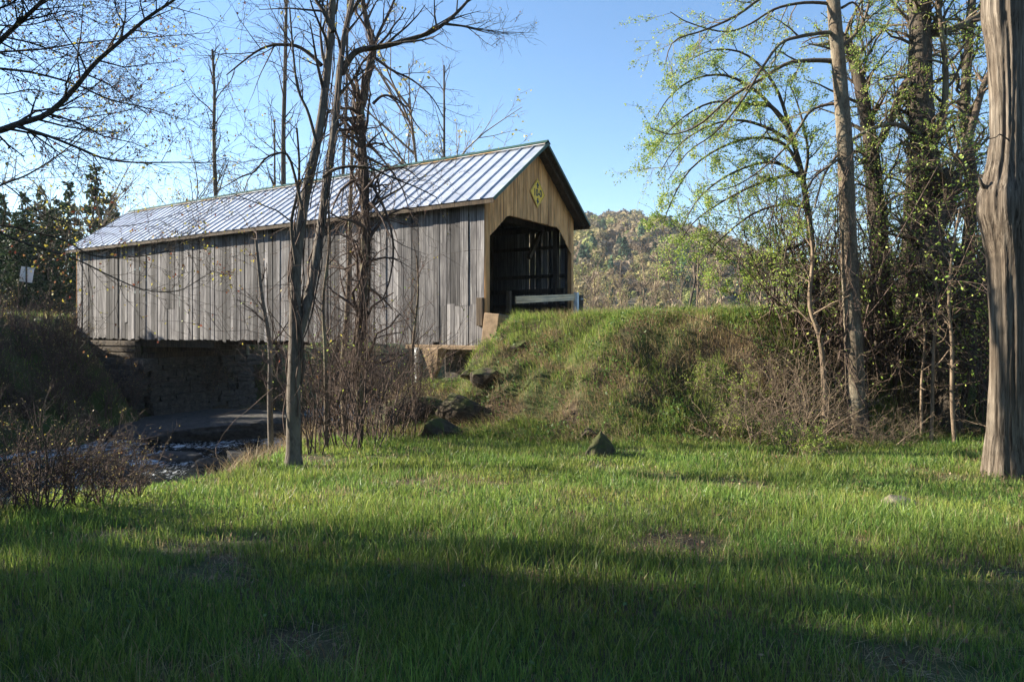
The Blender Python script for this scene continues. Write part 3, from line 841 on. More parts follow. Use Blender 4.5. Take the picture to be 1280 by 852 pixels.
# --- twin-stemmed tree on the lawn edge
bt = hit(367, 584); Zt = bt[1]
tr, br, vn = Wood(), Wood(), Wood()
pa, ra = traced(tr, [(367, 590), (367, 500), (369, 430), (369, 380), (371, 320), (381, 250), (394, 190), (404, 130), (412, 60), (416, 0), (420, -70), (424, -160)], 18, 6, Zt, 16, 44, .03)
tr.t[-1] = (pa, flare(pa, ra, .3, .5), 16, .03)
pb_, rb = traced(tr, [(371, 425), (384, 380), (394, 330), (400, 290), (408, 235), (416, 180), (421, 130), (428, 60), (440, 0), (452, -70), (462, -170)], 12.5, 5, [Zt, Zt + .1, Zt + .3, Zt + .5, Zt + .7, Zt + .9, Zt + 1, Zt + 1.1, Zt + 1.2, Zt + 1.3, Zt + 1.4], 14, 40, .03)
limbs = [([(427, 92), (436, 75), (449, 63), (480, 58), (505, 51), (535, 42), (556, 29), (575, 12), (590, -6), (606, -30)], 9, 2.5, Zt + 1.1),
         ([(554, 30), (580, 33), (600, 37), (620, 40)], 3.5, 1.0, Zt + 1.1),
         ([(402, 82), (390, 70), (372, 58), (350, 56), (335, 58), (320, 65), (300, 80), (283, 94)], 6, 1.5, Zt),
         ([(416, 40), (405, 15), (392, -5), (380, -40)], 7, 3, Zt - .4),
         ([(430, 40), (440, 15), (456, -10), (476, -50)], 6, 2.5, Zt + 1.6),
         ([(404, 222), (418, 212), (440, 208), (462, 210), (490, 222), (520, 234), (546, 247)], 5, 1.2, Zt + .5),
         ([(370, 330), (364, 280), (372, 240), (374, 205), (371, 160)], 5, 2.5, Zt - .5),
         ([(378, 262), (362, 198), (345, 192), (330, 200), (318, 215), (300, 222), (270, 240)], 4, 1, Zt - .6),
         ([(396, 180), (385, 140), (372, 110), (366, 60), (362, 10)], 4.5, 2, Zt - .6)]
for pts, w0, w1, dz in limbs:
    lp, lr_ = traced(br, pts, w0, w1, dz)
    sprout(br, lp, lr_, 11, (.5, 1.5), TW, 1, .25, .25)
sprout(br, pa, ra, 10, (.6, 1.6), TW, 1, .62, .3); sprout(br, pb_, rb, 10, (.6, 1.7), TW, 1, .6, .3)
vines(vn, pa, ra, 10, 5); vines(vn, pb_, rb, 12, 5)
lf = leaves_on(br.ends, .25, .035, BUD, .02)
finish('twin_stem_tree', 'bare grey tree forking into two stems on the lawn edge by the stream', 'tree', bt, tr, br, M['bark_grey'], lf, vn, branch_mat=M['bark_dark'])

# --- vine-hung tree just behind it
b2 = at(449, 15.5); Z2 = 15.5
tr, br, vn = Wood(), Wood(), Wood()
pa, ra = traced(tr, [(448, 410 + (-b2[2]) / Z2 * F + 8), (450, 500), (449, 430), (455, 350), (457, 260), (454, 200), (452, 160), (450, 128)], 11, 9, Z2, 12, 30, .05)
pb_, rb = traced(tr, [(451, 130), (457, 105), (462, 80), (465, 62), (462, 40), (456, 15), (452, -10), (446, -60)], 10, 5, Z2, 9, 18, .03)
pc, rc = traced(tr, [(450, 132), (444, 112), (435, 95), (428, 80), (424, 50)], 6, 3, Z2 + .2, 8, 12, .03)
for pts, w0, w1 in [([(463, 70), (472, 45), (484, 20), (494, -5), (500, -50)], 5, 2), ([(466, 130), (478, 120), (492, 122), (508, 135), (520, 155), (535, 172)], 4, 1),
                    ([(455, 215), (470, 240), (484, 270), (492, 310), (487, 350), (478, 375)], 4.5, 1.5), ([(458, 300), (440, 270), (432, 240)], 3, 1), ([(468, 72), (490, 88), (515, 100), (540, 122), (556, 150)], 4, 1),
                    ([(452, 180), (470, 190), (500, 230), (512, 265)], 4, 1), ([(454, 240), (478, 215), (505, 210), (525, 225)], 3, 1)]:
    lp, lr_ = traced(br, pts, w0, w1, Z2 + rng.uniform(-.4, .4)); sprout(br, lp, lr_, 9, (.5, 1.3), TW, 1, .2, .05)
sprout(br, pb_, rb, 9, (.6, 1.6), TW, 1, .3, .3); sprout(br, pa, ra, 34, (.5, 1.8), dict(TW, trop=(.05, .06, .0, -.05), wob=.3, ang=(20, 60)), 1, .2, .5); sprout(br, pa, ra, 24, (.5, 1.5), dict(TW, trop=(-.2, -.35, -.35, -.3), wob=.3), 1, .4, -.2)
vines(vn, pa, ra, 34, 11, 1.2); vines(vn, pb_, rb, 8, 4)
lf = leaves_on(br.ends, .12, .035, BUD, .02)
finish('vine_hung_tree', 'dark slender tree tangled in dry vines in front of the bridge wall', 'tree', b2, tr, br, M['bark_brown'], lf, vn, branch_mat=M['twig_brown'])

# --- slim trunks beside the stream in front of / under the bridge
for k, (px, yy, top, w0, lb) in enumerate([(338, 20.5, 300, 9, 'slim pale trunk rising in front of the bridge, left of the twin-stemmed tree'),
                                          (312, 40.0, 372, 9, 'crooked dark trunk seen beneath the bridge floor'),
                                          (298, 41.0, 380, 7, 'leaning dark trunk seen beneath the bridge floor'),
                                          (408, 14.0, 250, 6, 'thin stem climbing between the twin-stemmed and vine-hung trees'),
                                          (432, 17.0, 120, 8, 'tall thin stem just left of the vine-hung tree'),
                                          (520, 19.0, 320, 5, 'thin sapling in the brush in front of the near end of the bridge')]):
    b = at(px, yy); tr, br = Wood(), Wood(); zb = HOR - b[2] / yy * F
    xs_ = px + np.cumsum(rng.normal(0, 4, 6)); ys_ = np.linspace(zb + 4, top, 6); xs_[0] = px
    pa, ra = traced(tr, list(zip(xs_, ys_)), w0, w0 * .4, yy, 8, 20, .03)
    sprout(br, pa, ra, 9, (.4, 1.3), TW, 1, .35, .3)
    finish('slender_tree', lb, 'tree', b, tr, br, M['bark_grey'] if k == 0 else M['bark_brown'], leaves_on(br.ends, .5, .035, BUD), None, branch_mat=M['twig_brown'])

# --- overhanging tree at the left, trunk outside the picture
bl = np.array([-7.6, 7.6, 0]); bl[2] = Hs(bl[0], bl[1]); ZL = 7.6
tr, br = Wood(), Wood()
pa = cat_path(np.array([bl - [0, 0, .2], bl + [.1, .1, 2.0], bl + [.0, .2, 4.0], bl + [.3, .2, 6.0], bl + [.2, .5, 8.2]]), 24); ra = flare(pa, np.linspace(.20, .08, 24))
tr.tube(pa, ra, 14, .04)
LEFT = [([(-230, 260), (-100, 195), (0, 163), (22, 155), (60, 142), (92, 112), (118, 80), (150, 52), (185, 22), (215, 2), (250, -25)], 16, 4, 7.8),
        ([(-230, 205), (-90, 130), (-20, 70), (12, 40), (40, 14), (62, -8), (90, -40)], 14, 5, 7.2),
        ([(-230, 120), (-90, 78), (0, 86), (45, 92), (95, 106), (135, 124), (170, 132), (200, 140), (232, 150)], 7, 1.3, 8.3),
        ([(20, 158), (60, 170), (100, 186), (130, 198), (165, 203), (220, 203), (262, 203), (285, 197)], 7, 1.3, 8.0),
        ([(-100, 70), (-20, 66), (50, 62), (100, 54), (150, 49), (200, 46), (262, 41)], 5, 1.2, 8.6),
        ([(-230, 300), (-80, 268), (0, 232), (35, 218), (70, 196), (110, 165), (140, 140)], 6, 1.2, 8.9),
        ([(-200, 250), (-60, 232), (0, 228), (45, 262), (90, 280), (150, 283), (190, 276), (240, 262)], 4, 1, 9.5),
        ([(-220, 300), (-100, 284), (0, 282), (40, 290), (80, 300), (112, 318), (150, 322), (200, 316), (240, 300), (265, 290)], 6, 1.2, 9.0),
        ([(-200, 330), (-60, 270), (20, 300), (90, 322), (140, 346), (180, 362), (220, 364), (245, 352), (270, 336)], 5, 1, 8.7),
        ([(150, 50), (154, 30), (146, 14), (142, -10)], 4, 2, 7.8), ([(-230, 30), (-80, 20), (0, 10), (30, -8)], 7, 3, 7.0),
        ([(55, 143), (80, 152), (120, 145), (160, 138), (185, 122)], 3.5, 1, 8.4), ([(-60, 110), (0, 118), (40, 112), (80, 118), (120, 108), (150, 104)], 3.5, 1, 8.8),
        ([(-40, 30), (30, 32), (70, 22), (100, 8)], 4, 1, 8.0)]
QL = dict(TW, trop=(0, -.01, .02, .03), ang=(30, 70), wob=.22, rmin=.0028, n=(5, 4, 3))
for pts, w0, w1, dz in LEFT:
    lp, lr_ = traced(br, pts, w0 * .62, w1 * .62, np.linspace(ZL - .2, dz, len(pts)), None, 30)
    j = int(np.argmin(np.abs(lp[:, 0] / lp[:, 1] + .78))); j = min(j, 18)
    sprout(br, lp[j:], lr_[j:], 26, (.35, 1.2), QL, 1, .02, .08, rr=.5)
lf = leaves_on(br.ends, .5, .038, BUD + [(.42, .38, .07)], .015)
finish('overhanging_tree', 'budding tree reaching dark bare branches in from the left edge', 'tree', bl, tr, br, M['bark_dark'], lf, None)

# --- pale trunk on the right
b8 = hit(1073, 549); Z8 = b8[1]
tr, br, vn = Wood(), Wood(), Wood()
pa, ra = traced(tr, [(1074, 556), (1070, 500), (1067, 430), (1063, 350), (1059, 260), (1056, 180), (1050, 100), (1044, 30), (1038, -40), (1030, -140)], 24, 14, Z8, 16, 46, .03)
tr.t[-1] = (pa, flare(pa, ra, .25, .4), 16, .03)
QD = dict(TW, trop=(-.01, -.03, -.05, -.06), n=(5, 5, 4), ratio=.55, wob=.14, leaflvl=2)
for pts, w0, w1, dz in [([(1049, 78), (1034, 76), (1010, 76), (983, 80), (948, 101), (909, 125), (874, 156), (840, 168), (812, 160)], 7, 1, Z8 + .5),
                        ([(1046, 42), (1030, 41), (1000, 46), (975, 55), (952, 86), (928, 125), (895, 165), (860, 190), (835, 225)], 6, 1, Z8 - .4),
                        ([(1044, 8), (1030, 4), (1000, 4), (967, 12), (936, 31), (905, 40), (860, 28), (838, 15)], 5, 1, Z8 + .2),
                        ([(1040, -30), (1005, -28), (960, -8), (920, 20), (880, 38), (842, 52), (830, 86)], 6, 1, Z8 - .6),
                        ([(1058, 132), (1038, 130), (1012, 140), (990, 175), (960, 205), (920, 232), (880, 240)], 5, 1, Z8 + .9),
                        ([(1060, 190), (1040, 205), (1015, 225), (1000, 262), (985, 300), (978, 340)], 4, 1, Z8 - .3),
                        ([(1050, 60), (1072, 40), (1085, 10), (1090, -30)], 6, 2, Z8 + .6), ([(1052, 10), (1068, 4), (1080, 30), (1086, 80)], 4, 1, Z8 + .3)]:
    lp, lr_ = traced(br, pts, w0, w1, np.linspace(Z8, dz, len(pts))); sprout(br, lp, lr_, 12, (.5, 1.4), QD, 1, .25, -.05)
vines(vn, pa[:30], ra[:30], 16, 6, .8)
lf = leaves_on(br.ends, 4.6, .048, YGREEN, .03)
finish('pale_bark_tree', 'pale straight trunk with drooping leafing limbs right of the embankment', 'tree', b8, tr, br, M['bark_pale'], lf, vn, branch_mat=M['bark_brown'])

# --- arching leafing tree behind it, its crown drooping to the left
b9 = at(1032, Z8 + 2.2); Z9 = b9[1]
tr, br = Wood(), Wood()
pa, ra = traced(tr, [(1034, HOR - b9[2] / Z9 * F + 6), (1030, 450), (1022, 380), (1014, 300), (1006, 240), (998, 200), (984, 158), (962, 132), (940, 128)], 11, 4, Z9, 9, 30, .05)
for pts, dz in [([(1003, 225), (975, 205), (945, 205), (905, 222), (872, 250), (850, 290)], -.6), ([(994, 180), (960, 160), (920, 150), (880, 160), (845, 185), (822, 220)], .4),
                ([(984, 158), (950, 118), (910, 95), (870, 98), (838, 120), (818, 150)], .9), ([(1008, 260), (980, 255), (940, 268), (900, 300), (880, 325)], -.3),
                ([(1000, 210), (980, 180), (945, 172), (900, 185), (860, 215), (835, 262), (828, 290)], .1), ([(990, 170), (970, 110), (935, 70), (895, 62), (860, 76)], .5),
                ([(1012, 300), (990, 310), (960, 320), (930, 345)], -.5), ([(1004, 230), (1010, 190), (1000, 140), (985, 100)], .6), ([(962, 132), (930, 130), (890, 128), (850, 150), (815, 190)], -.8),
                ([(1002, 215), (960, 225), (915, 245), (870, 275), (845, 310)], .7)]:
    lp, lr_ = traced(br, pts, 5, 1, np.linspace(Z9, Z9 + dz, len(pts))); sprout(br, lp, lr_, 11, (.45, 1.15), dict(QD, trop=(-.02, -.07, -.11, -.13), n=(6, 5, 3)), 1, .12, -.15)
lf = leaves_on(br.ends, 13.0, .05, YGREEN + [(.15, .25, .05)], .05)
finish('arching_tree', 'leafing tree whose thin limbs arch and droop over the embankment', 'tree', b9, tr, br, M['bark_dark'], lf, None)

# --- dark trunks in the thicket
QT = dict(TW, trop=(.02, 0, -.01, -.02), wob=.24, ang=(30, 75), n=(5, 4, 3))
def thicket_tree(px, y_, pts, w0, w1, lb, limbs, nv, leaf, name='thicket_tree', tall=0):
    b = at(px, y_); tr, br, vn = Wood(), Wood(), Wood()
    pb0 = HOR - b[2] / y_ * F; pts = [(px, pb0 + 6)] + [p for p in pts if p[1] < pb0 - 25]
    pa, ra = traced(tr, pts, w0, w1, y_, 14, 36, .06)
    tr.t[-1] = (pa, flare(pa, ra, .35, .35), 14, .06)
    for lp_, a0, a1, dz in limbs:
        lp, lr_ = traced(br, lp_, a0, a1, np.linspace(y_, y_ + dz, len(lp_))); sprout(br, lp, lr_, 11, (.5, 1.5), QT, 1, .15, .05)
    sprout(br, pa, ra, 40, (.6, 2.0), QT, 1, .25, .1); vines(vn, pa, ra, nv, 10, .7)
    return finish(name, lb, 'tree', b, tr, br, M['bark_dark'], leaves_on(br.ends, leaf * 6.5, .05, YGREEN, .03), vn, branch_mat=M['bark_brown'])
thicket_tree(1104, Z8 + 2.4, [(1103, 440), (1101, 340), (1096, 260), (1088, 180), (1076, 110), (1066, 70), (1055, 44)], 24, 10, 'dark leaning trunk with a snapped top behind the pale trunk',
             [([(1090, 190), (1110, 160), (1130, 120), (1140, 60)], 6, 2, .4), ([(1094, 240), (1070, 230), (1040, 250)], 4, 1, -.5)], 14, .8)
thicket_tree(1166, Z8 + 1.9, [(1166, 460), (1164, 380), (1162, 300), (1158, 220), (1152, 140), (1150, 60), (1150, -20), (1150, -110)], 42, 20, 'broad dark trunk in the middle of the right-hand thicket',
             [([(1176, 250), (1168, 200), (1150, 172), (1122, 156), (1092, 160), (1060, 180), (1032, 215), (1018, 260)], 9, 2, -1.0), ([(1160, 280), (1190, 240), (1212, 170), (1232, 100), (1262, 60)], 14, 5, .5),
              ([(1152, 90), (1128, 110), (1106, 170), (1090, 190)], 12, 4, .3), ([(1150, 40), (1180, 40), (1215, 25), (1240, 5)], 12, 5, .6), ([(1152, 60), (1172, 20), (1178, -40)], 8, 4, -.4), ([(1160, 200), (1178, 150), (1182, 90), (1176, 30), (1170, -30)], 10, 4, -.5)], 22, .8)
thicket_tree(1186, Z8 + 1.1, [(1182, 470), (1172, 390), (1158, 330), (1166, 295), (1184, 262), (1188, 232), (1178, 212)], 26, 12, 'crooked sinuous trunk bending in front of the broad dark trunk',
             [([(1180, 225), (1160, 205), (1140, 215), (1120, 240)], 5, 1, -.3), ([(1186, 250), (1205, 245), (1235, 250), (1260, 235)], 5, 1.5, .2)], 8, .5)
thicket_tree(1128, Z8 + 4.0, [(1130, 440), (1134, 330), (1140, 230), (1148, 120), (1140, 20), (1135, -60)], 18, 9, 'dark trunk far back in the thicket between the pale and broad trunks',
             [([(1140, 200), (1165, 160), (1190, 140), (1215, 150)], 6, 2, .4)], 10, .8)
thicket_tree(1212, Z8 + 3.6, [(1212, 430), (1208, 330), (1216, 240), (1206, 140), (1212, 40), (1220, -60)], 17, 8, 'dark trunk at the back of the thicket left of the bare dead trunk',
             [([(1210, 220), (1190, 190), (1172, 120)], 6, 2, -.4), ([(1210, 150), (1230, 110), (1250, 90)], 5, 2, .3)], 8, .9)
for k, (px, yy, pts, w0, lb) in enumerate([
        (1032, Z8 + .1, [(1030, 470), (1024, 420), (1012, 380), (1016, 320), (1010, 270)], 8, 'thin curving sapling left of the pale trunk'),
        (1164, Z8 - .5, [(1166, 480), (1168, 420), (1172, 370), (1164, 330)], 5, 'pale reddish sapling in front of the broad dark trunk'),
        (1194, Z8 - .8, [(1190, 500), (1190, 430), (1186, 380), (1190, 320), (1200, 260)], 5.5, 'pale sapling left of the bare dead trunk'),
        (1152, Z8 + .3, [(1152, 480), (1156, 420), (1150, 380)], 4, 'short thin sapling behind the reddish sapling')]):
    b = at(px, yy); tr, br = Wood(), Wood(); pts = [(px, HOR - b[2] / yy * F + 4)] + pts
    pa, ra = traced(tr, pts, w0, w0 * .45, yy, 7, 18, .03); sprout(br, pa, ra, 11, (.35, 1.1), QT, 1, .3, .3)
    finish('sapling', lb, 'sapling', b, tr, br, M['twig_tan'], leaves_on(br.ends, .2, .04, BUD + YGREEN), None)

# --- bare dead trunk at the right edge
bd = hit(1262, 596); ZD = bd[1]
prof = [(640, 1214, 1312), (610, 1226, 1299), (590, 1232, 1290), (540, 1238, 1282), (480, 1240, 1280), (420, 1241, 1280), (360, 1239, 1281), (320, 1238, 1281), (290, 1232, 1280), (265, 1226, 1279), (245, 1226, 1278),
        (225, 1232, 1277), (200, 1238, 1276), (170, 1242, 1276), (120, 1241, 1277), (60, 1237, 1277), (20, 1231, 1276), (-20, 1231, 1275), (-80, 1236, 1273), (-160, 1238, 1270), (-260, 1240, 1266)]
pr = np.array(prof, float); yy_ = np.linspace(640, -260, 110)
lx = np.interp(-yy_, -pr[:, 0], pr[:, 1]); rx = np.interp(-yy_, -pr[:, 0], pr[:, 2])
cx = (lx + rx) / 2; k = 96; ang = np.arange(k) * 2 * math.pi / k; V_ = []
for i in range(len(yy_)):
    c = P(cx[i], yy_[i], ZD); r_ = (rx[i] - lx[i]) / 2 * ZD / F
    fl = 1 - .05 * np.abs(np.sin(6.5 * ang + .006 * yy_[i])) ** 8 - .045 * np.abs(np.sin(10.5 * ang - .004 * yy_[i] + 1.3)) ** 10 + .03 * np.sin(7 * ang + .012 * yy_[i]) + .035 * np.sin(13 * ang - .02 * yy_[i] + 1) + .02 * np.sin(23 * ang + .01 * yy_[i]) + rng.normal(0, .007, k)
    V_.append(np.stack([c[0] + r_ * fl * np.cos(ang), c[1] + r_ * fl * np.sin(ang), np.full(k, c[2])], 1))
V_ = np.vstack(V_); n_ = len(yy_); i, j = np.meshgrid(np.arange(k), np.arange(n_ - 1))
Fq = np.stack([(j * k + i).ravel(), (j * k + (i + 1) % k).ravel(), ((j + 1) * k + (i + 1) % k).ravel(), ((j + 1) * k + i).ravel()], 1)
dt = empty('dead_trunk', bd, 'thick barkless dead trunk at the right edge of the lawn', 'tree')
mesh_np('trunk', V_ - bd, Fq, M['deadwood'], dt, smooth=True)
W_ = Wood(); W_.tube(cat_path([P(1240, 240, ZD), P(1228, 232, ZD - .05), P(1224, 222, ZD - .08)], 6), [.05, .04, .035, .03, .026, .012], 7, .08)
v_, f_ = W_.mesh(); mesh_np('broken_stub', v_ - bd, f_, M['deadwood'], dt, smooth=True)
W_ = Wood(); W_.tube(cat_path([P(1262, 176, ZD - .28), P(1250, 168, ZD - .3), P(1244, 172, ZD - .33), P(1222, 176, ZD - .3), P(1200, 180, ZD - .2)], 12), np.linspace(.012, .004, 12), 5, 0)
v_, f_ = W_.mesh(); mesh_np('twig', v_ - bd, f_, M['bark_dark'], dt, smooth=True)

# --- generic bare trees (mid distance), shared meshes
def bare_proto(name, label, group, h, r, palette, per, lsize, bark, Q, trunk_wob=.05, crown=.35, nl=12):
    tr, br = Wood(), Wood(); n = 10
    pts = [np.zeros(3)]; d = np.array([0, 0, 1.0])
    for i in range(n - 1):
        d = unit(d + rng.normal(0, trunk_wob, 3) + [0, 0, .06]); pts.append(pts[-1] + d * h / (n - 1))
    pts = np.array(pts); pts[0, 2] -= .3; rad = np.linspace(r, r * .2, n); tr.tube(pts, rad, 7, .04)
    sprout(br, pts, rad * 1.6, nl, (h * .25, h * .45), Q, 1, crown, .35, rr=.8)
    root = finish(name, label, 'tree', np.zeros(3), tr, br, bark, leaves_on(br.ends, per, lsize, palette, lsize * .8) if per else None, None, group)
    return root
QM = dict(seg=.9, wob=.13, trop=(.05, .04, .02, .0), n=(5, 4, 3), ratio=.55, ang=(22, 50), tip=.3, rr=.6, rmin=.012, t0=.2, max=3, maxseg=5, leaflvl=1)
pA = bare_proto('bare_tree', 'x', 'bare trees beyond the road', 10, .14, PALEY, 0, .12, M['twig_tan'], QM)
pB = bare_proto('budding_tree', 'x', 'budding trees beyond the road', 9, .12, PALEY, 1.6, .16, M['twig_tan'], QM)
pC = bare_proto('budding_tree', 'x', 'yellow budding trees behind the bridge', 12, .14, [(.46, .40, .14), (.40, .36, .10), (.36, .34, .10)], 1.3, .16, M['twig_tan'], QM, nl=15)
def put(o, first, px, y_, h0, h1, label, group, rz):
    """h1 = pixel row of the top"""
    b = at(px, y_); s_ = ((HOR - h1) / F * y_ - b[2]) / h0
    if first:
        o.location = [float(v) for v in b]; o.scale = (s_, s_, s_); o.rotation_euler = (0, 0, rz); o['label'] = label; o['group'] = group; return o
    return copy_tree(o, b, rz, s_, label, group)
BT = [(748, 62, 330), (775, 75, 335), (800, 58, 318), (822, 70, 322), (838, 52, 306), (868, 60, 300), (885, 50, 312), (905, 66, 296), (925, 54, 300), (948, 72, 290), (970, 58, 300), (995, 64, 290), (1030, 60, 300)]
for k, (px, y_, t_) in enumerate(BT): put(pA, k == 0, px, y_, 11.5, t_, 'leafless tan tree among those just beyond the road', 'bare trees beyond the road', k * 1.7)
YT = [(722, 85, 338), (738, 95, 328), (760, 100, 345), (785, 92, 350), (812, 105, 345), (850, 110, 338), (890, 100, 335), (935, 95, 330), (735, 70, 352), (768, 72, 358)]
for k, (px, y_, t_) in enumerate(YT): put(pB, k == 0, px, y_, 10.5, t_, 'yellowish budding tree among those beyond the road', 'budding trees beyond the road', k * 2.1)
put(pC, True, 520, 47, 13.5, 92, 'thin yellow-budding tree rising behind the near half of the bridge roof', None or 'yellow budding trees behind the bridge', .5)
put(pC, False, 205, 60, 13.5, 205, 'yellow-budding tree peeking over the far end of the bridge roof', 'yellow budding trees behind the bridge', 2.5)
put(pC, False, 590, 56, 13.5, 140, 'faint yellow-budding tree rising behind the bridge ridge beside a snag', 'yellow budding trees behind the bridge', 4.1)
put(pC, False, 60, 52, 13.5, 225, 'yellow-budding tree lit against the dark conifers at the left', 'yellow budding trees behind the bridge', 1.1)
put(pC, False, 110, 56, 13.5, 205, 'sunlit yellow tree beside the dark conifer at the far end of the bridge', 'yellow budding trees behind the bridge', 3.3)
put(pC, False, 345, 66, 13.5, 205, 'low pale tree top showing over the middle of the bridge roof', 'yellow budding trees behind the bridge', 5.3)

# --- snags behind the bridge
QS = dict(TW, seg=.6, n=(3, 3, 2), rmin=.008, max=3, ang=(25, 60), trop=(.08, .06, .04, .02))
for px, y_, top, w0, lean, ns, lb in [(272, 46, 62, 8, -4, 13, 'tall dead snag with upturned branches behind the far half of the bridge'),
                                      (350, 42, -60, 9, 14, 9, 'dead trunk rising behind the bridge just left of the twin-stemmed tree'),
                                      (420, 40, -20, 7, 10, 7, 'bare trunk behind the bridge between the two foreground trees'),
                                      (560, 44, 82, 6, -6, 9, 'slim dead snag poking up behind the near half of the ridge'),
                                      (346, 43, 150, 5, -2, 4, 'short broken stub behind the roof left of the twin-stemmed tree'),
                                      (858, 47, 316, 5, 6, 2, 'thin dark leaning snag beyond the road')]:
    b = at(px, y_); tr, br = Wood(), Wood(); zb = HOR - b[2] / y_ * F
    ys_ = np.linspace(zb + 5, top, 8); xs_ = px + np.linspace(0, 1, 8) * lean + np.cumsum(rng.normal(0, 1.6, 8)) * .8
    pa, ra = traced(tr, list(zip(xs_, ys_)), w0, w0 * .35, y_, 8, 24, .05)
    sprout(br, pa, ra, ns * 2, (.8, 3.0), QS, 1, .4, .45)
    finish('snag', lb, 'tree', b, tr, br, M['bark_dark'], None, None)

# --- conifers
def conifer(label, h, rr_, n=2600, col=None, open_=.1):
    tr = Wood(); zs = np.linspace(-.3, h * .97, 8); pts = np.stack([.02 * h * np.sin(zs), .02 * h * np.cos(zs * .8), zs], 1); tr.tube(pts, np.linspace(h * .016, .02, 8), 7, .03)
    br = Wood(); pos = []; tiers = int(h * 2.2)
    for t in range(tiers):
        f = open_ + (1 - open_) * (t + rng.uniform(0, .6)) / tiers; zz = f * h
        R_ = rr_ * (1 - f) ** .75 * (.4 + .6 * min(1, (f - open_ + .15) / .25)) * rng.uniform(.75, 1.15)
        for a in rng.uniform(0, 6.28, 6):
            r_ = R_ * rng.uniform(.7, 1.1); dr = np.array([math.cos(a), math.sin(a), 0])
            p = np.array([dr * r_ * u + np.array([0, 0, zz - .32 * r_ * u * u + .08 * r_ * u]) for u in (0, .35, .7, 1)])
            br.tube(p, [.03, .02, .014, .006], 3)
            m = max(4, int(r_ * 16)); u = rng.uniform(.12, 1, m) ** .7
            q = dr[None] * (r_ * u)[:, None]; q[:, 2] = zz - .32 * r_ * u * u + .08 * r_ * u
            side = np.array([-dr[1], dr[0], 0]); q = q + side[None] * (rng.normal(0, .22, m) * r_ * (1.1 - u))[:, None]; q[:, 2] += rng.normal(-.06, .07, m)
            pos.append(q)
    pos = np.vstack(pos); c = pick_cols(len(pos), col or [(.03, .055, .022), (.04, .07, .028), (.022, .042, .018), (.05, .075, .03)])
    lf = leaf_quads(pos, .40, c, .35, aspect=.5)
    root = tree_obj('conifer', np.zeros(3), label, 'tree', [('trunk', tr.mesh(), M['bark_brown'], True), ('limbs', br.mesh(), M['bark_dark'], True), ('needles', lf, M['needle'], False)], 'dark conifers on the left bank')
    return root
cA = conifer('x', 12.0, 2.6); cB = conifer('x', 12.0, 3.4)
CON = [(cA, 30, 49, 238, 'dark conifer behind the back of the small road sign'), (cB, -10, 46, 222, 'dark conifer at the left edge of the picture'), (cB, 70, 54, 245, 'dark conifer nearest the far end of the bridge'),
       (cA, 118, 62, 204, 'tall dark conifer rising over the far end of the roof'), (cA, 4, 56, 240, 'shadowy conifer behind those at the left edge'), (cB, 50, 60, 232, 'low dark conifer far back on the left bank'), (cA, 86, 66, 225, 'distant dark conifer just above the far eave'),
       (cB, -60, 52, 215, 'dark conifer just off the left edge'), (cA, 140, 72, 238, 'small conifer top above the far end of the ridge'),
       (cB, 20, 43.5, 262, 'short dark conifer in front of the others left of the bridge'), (cB, 62, 46, 258, 'short broad dark conifer close to the far end of the bridge'), (cB, -30, 42, 250, 'short dark conifer cut by the left edge')]
seen = set()
for k, (o, px, y_, t_, lb) in enumerate(CON):
    put(o, id(o) not in seen, px, y_, 12.0, t_, lb, 'dark conifers on the left bank', k * 1.37); seen.add(id(o))
for k, (px, y_, t_, lb) in enumerate([(1062, 30, 318, 'dark low evergreen behind the pale trunk'), (1105, 27, 300, 'dark low evergreen behind the snapped trunk'), (1145, 29, 288, 'dark low evergreen behind the broad dark trunk'),
        (1190, 26, 296, 'dark low evergreen behind the crooked trunk'), (1232, 28, 284, 'dark low evergreen behind the bare dead trunk, to its left'), (1280, 25, 290, 'dark low evergreen behind the bare dead trunk at the right edge'), (1020, 34, 335, 'dark low evergreen behind the arching tree')]):
    c = put(cB, False, px, y_, 12.0, t_, lb, 'dark evergreens behind the thicket', k * 1.9); c.scale = (c.scale[0] * 2.3, c.scale[1] * 2.3, c.scale[2])
# the wood on the left bank beyond the picture's edge: its shade lies over the lawn and the stream; the last row is added behind the camera
SH = [(-26, 2.0, 17), (-28.5, 4.6, 18), (-25.5, 7.2, 15.5), (-29, 8.4, 17), (-33, 10.4, 14.5), (-27, 9.9, 11.5), (-31, 0, 19), (-33, 6.8, 20), (-25, -2, 16), (-30.5, 2.6, 18), (-36, 3, 20),
      (-24.5, 21, 4.6), (-23.2, 24, 4.2), (-25, 27, 4.4), (-24, 17.5, 5.2), (-26.5, 30.0, 4.2), (-23.6, 14, 5.4), (-27.5, 24, 4.6), (-29, 33, 4.4), (-33, 37.5, 5.0), (-26, 19, 4.8), (-26.5, 15.6, 5.6), (-25, 12.2, 6.4), (-23.5, 11, 6.0), (-25.6, 33.6, 3.8), (-27.5, 35.6, 4.0), (-24.6, 31.2, 3.4), (-30, 36.5, 5.0),
      (-9, -9, 15), (-3, -10, 17), (3, -9, 15), (9, -8, 16), (14, -5, 15), (-15, -8, 16), (6, -13, 18), (18, 0, 14)]  # unseen conifers added behind the camera to darken the sky fill on the lawn
for k, (x_, y_, h_) in enumerate(SH):
    copy_tree(cB if k % 2 else cA, (x_, y_, Hs(x_, y_)), k * .9, h_ / 12.0, 'unseen dark conifer of the left-bank wood and of those added behind the camera to block sky light', 'conifers left of the picture')

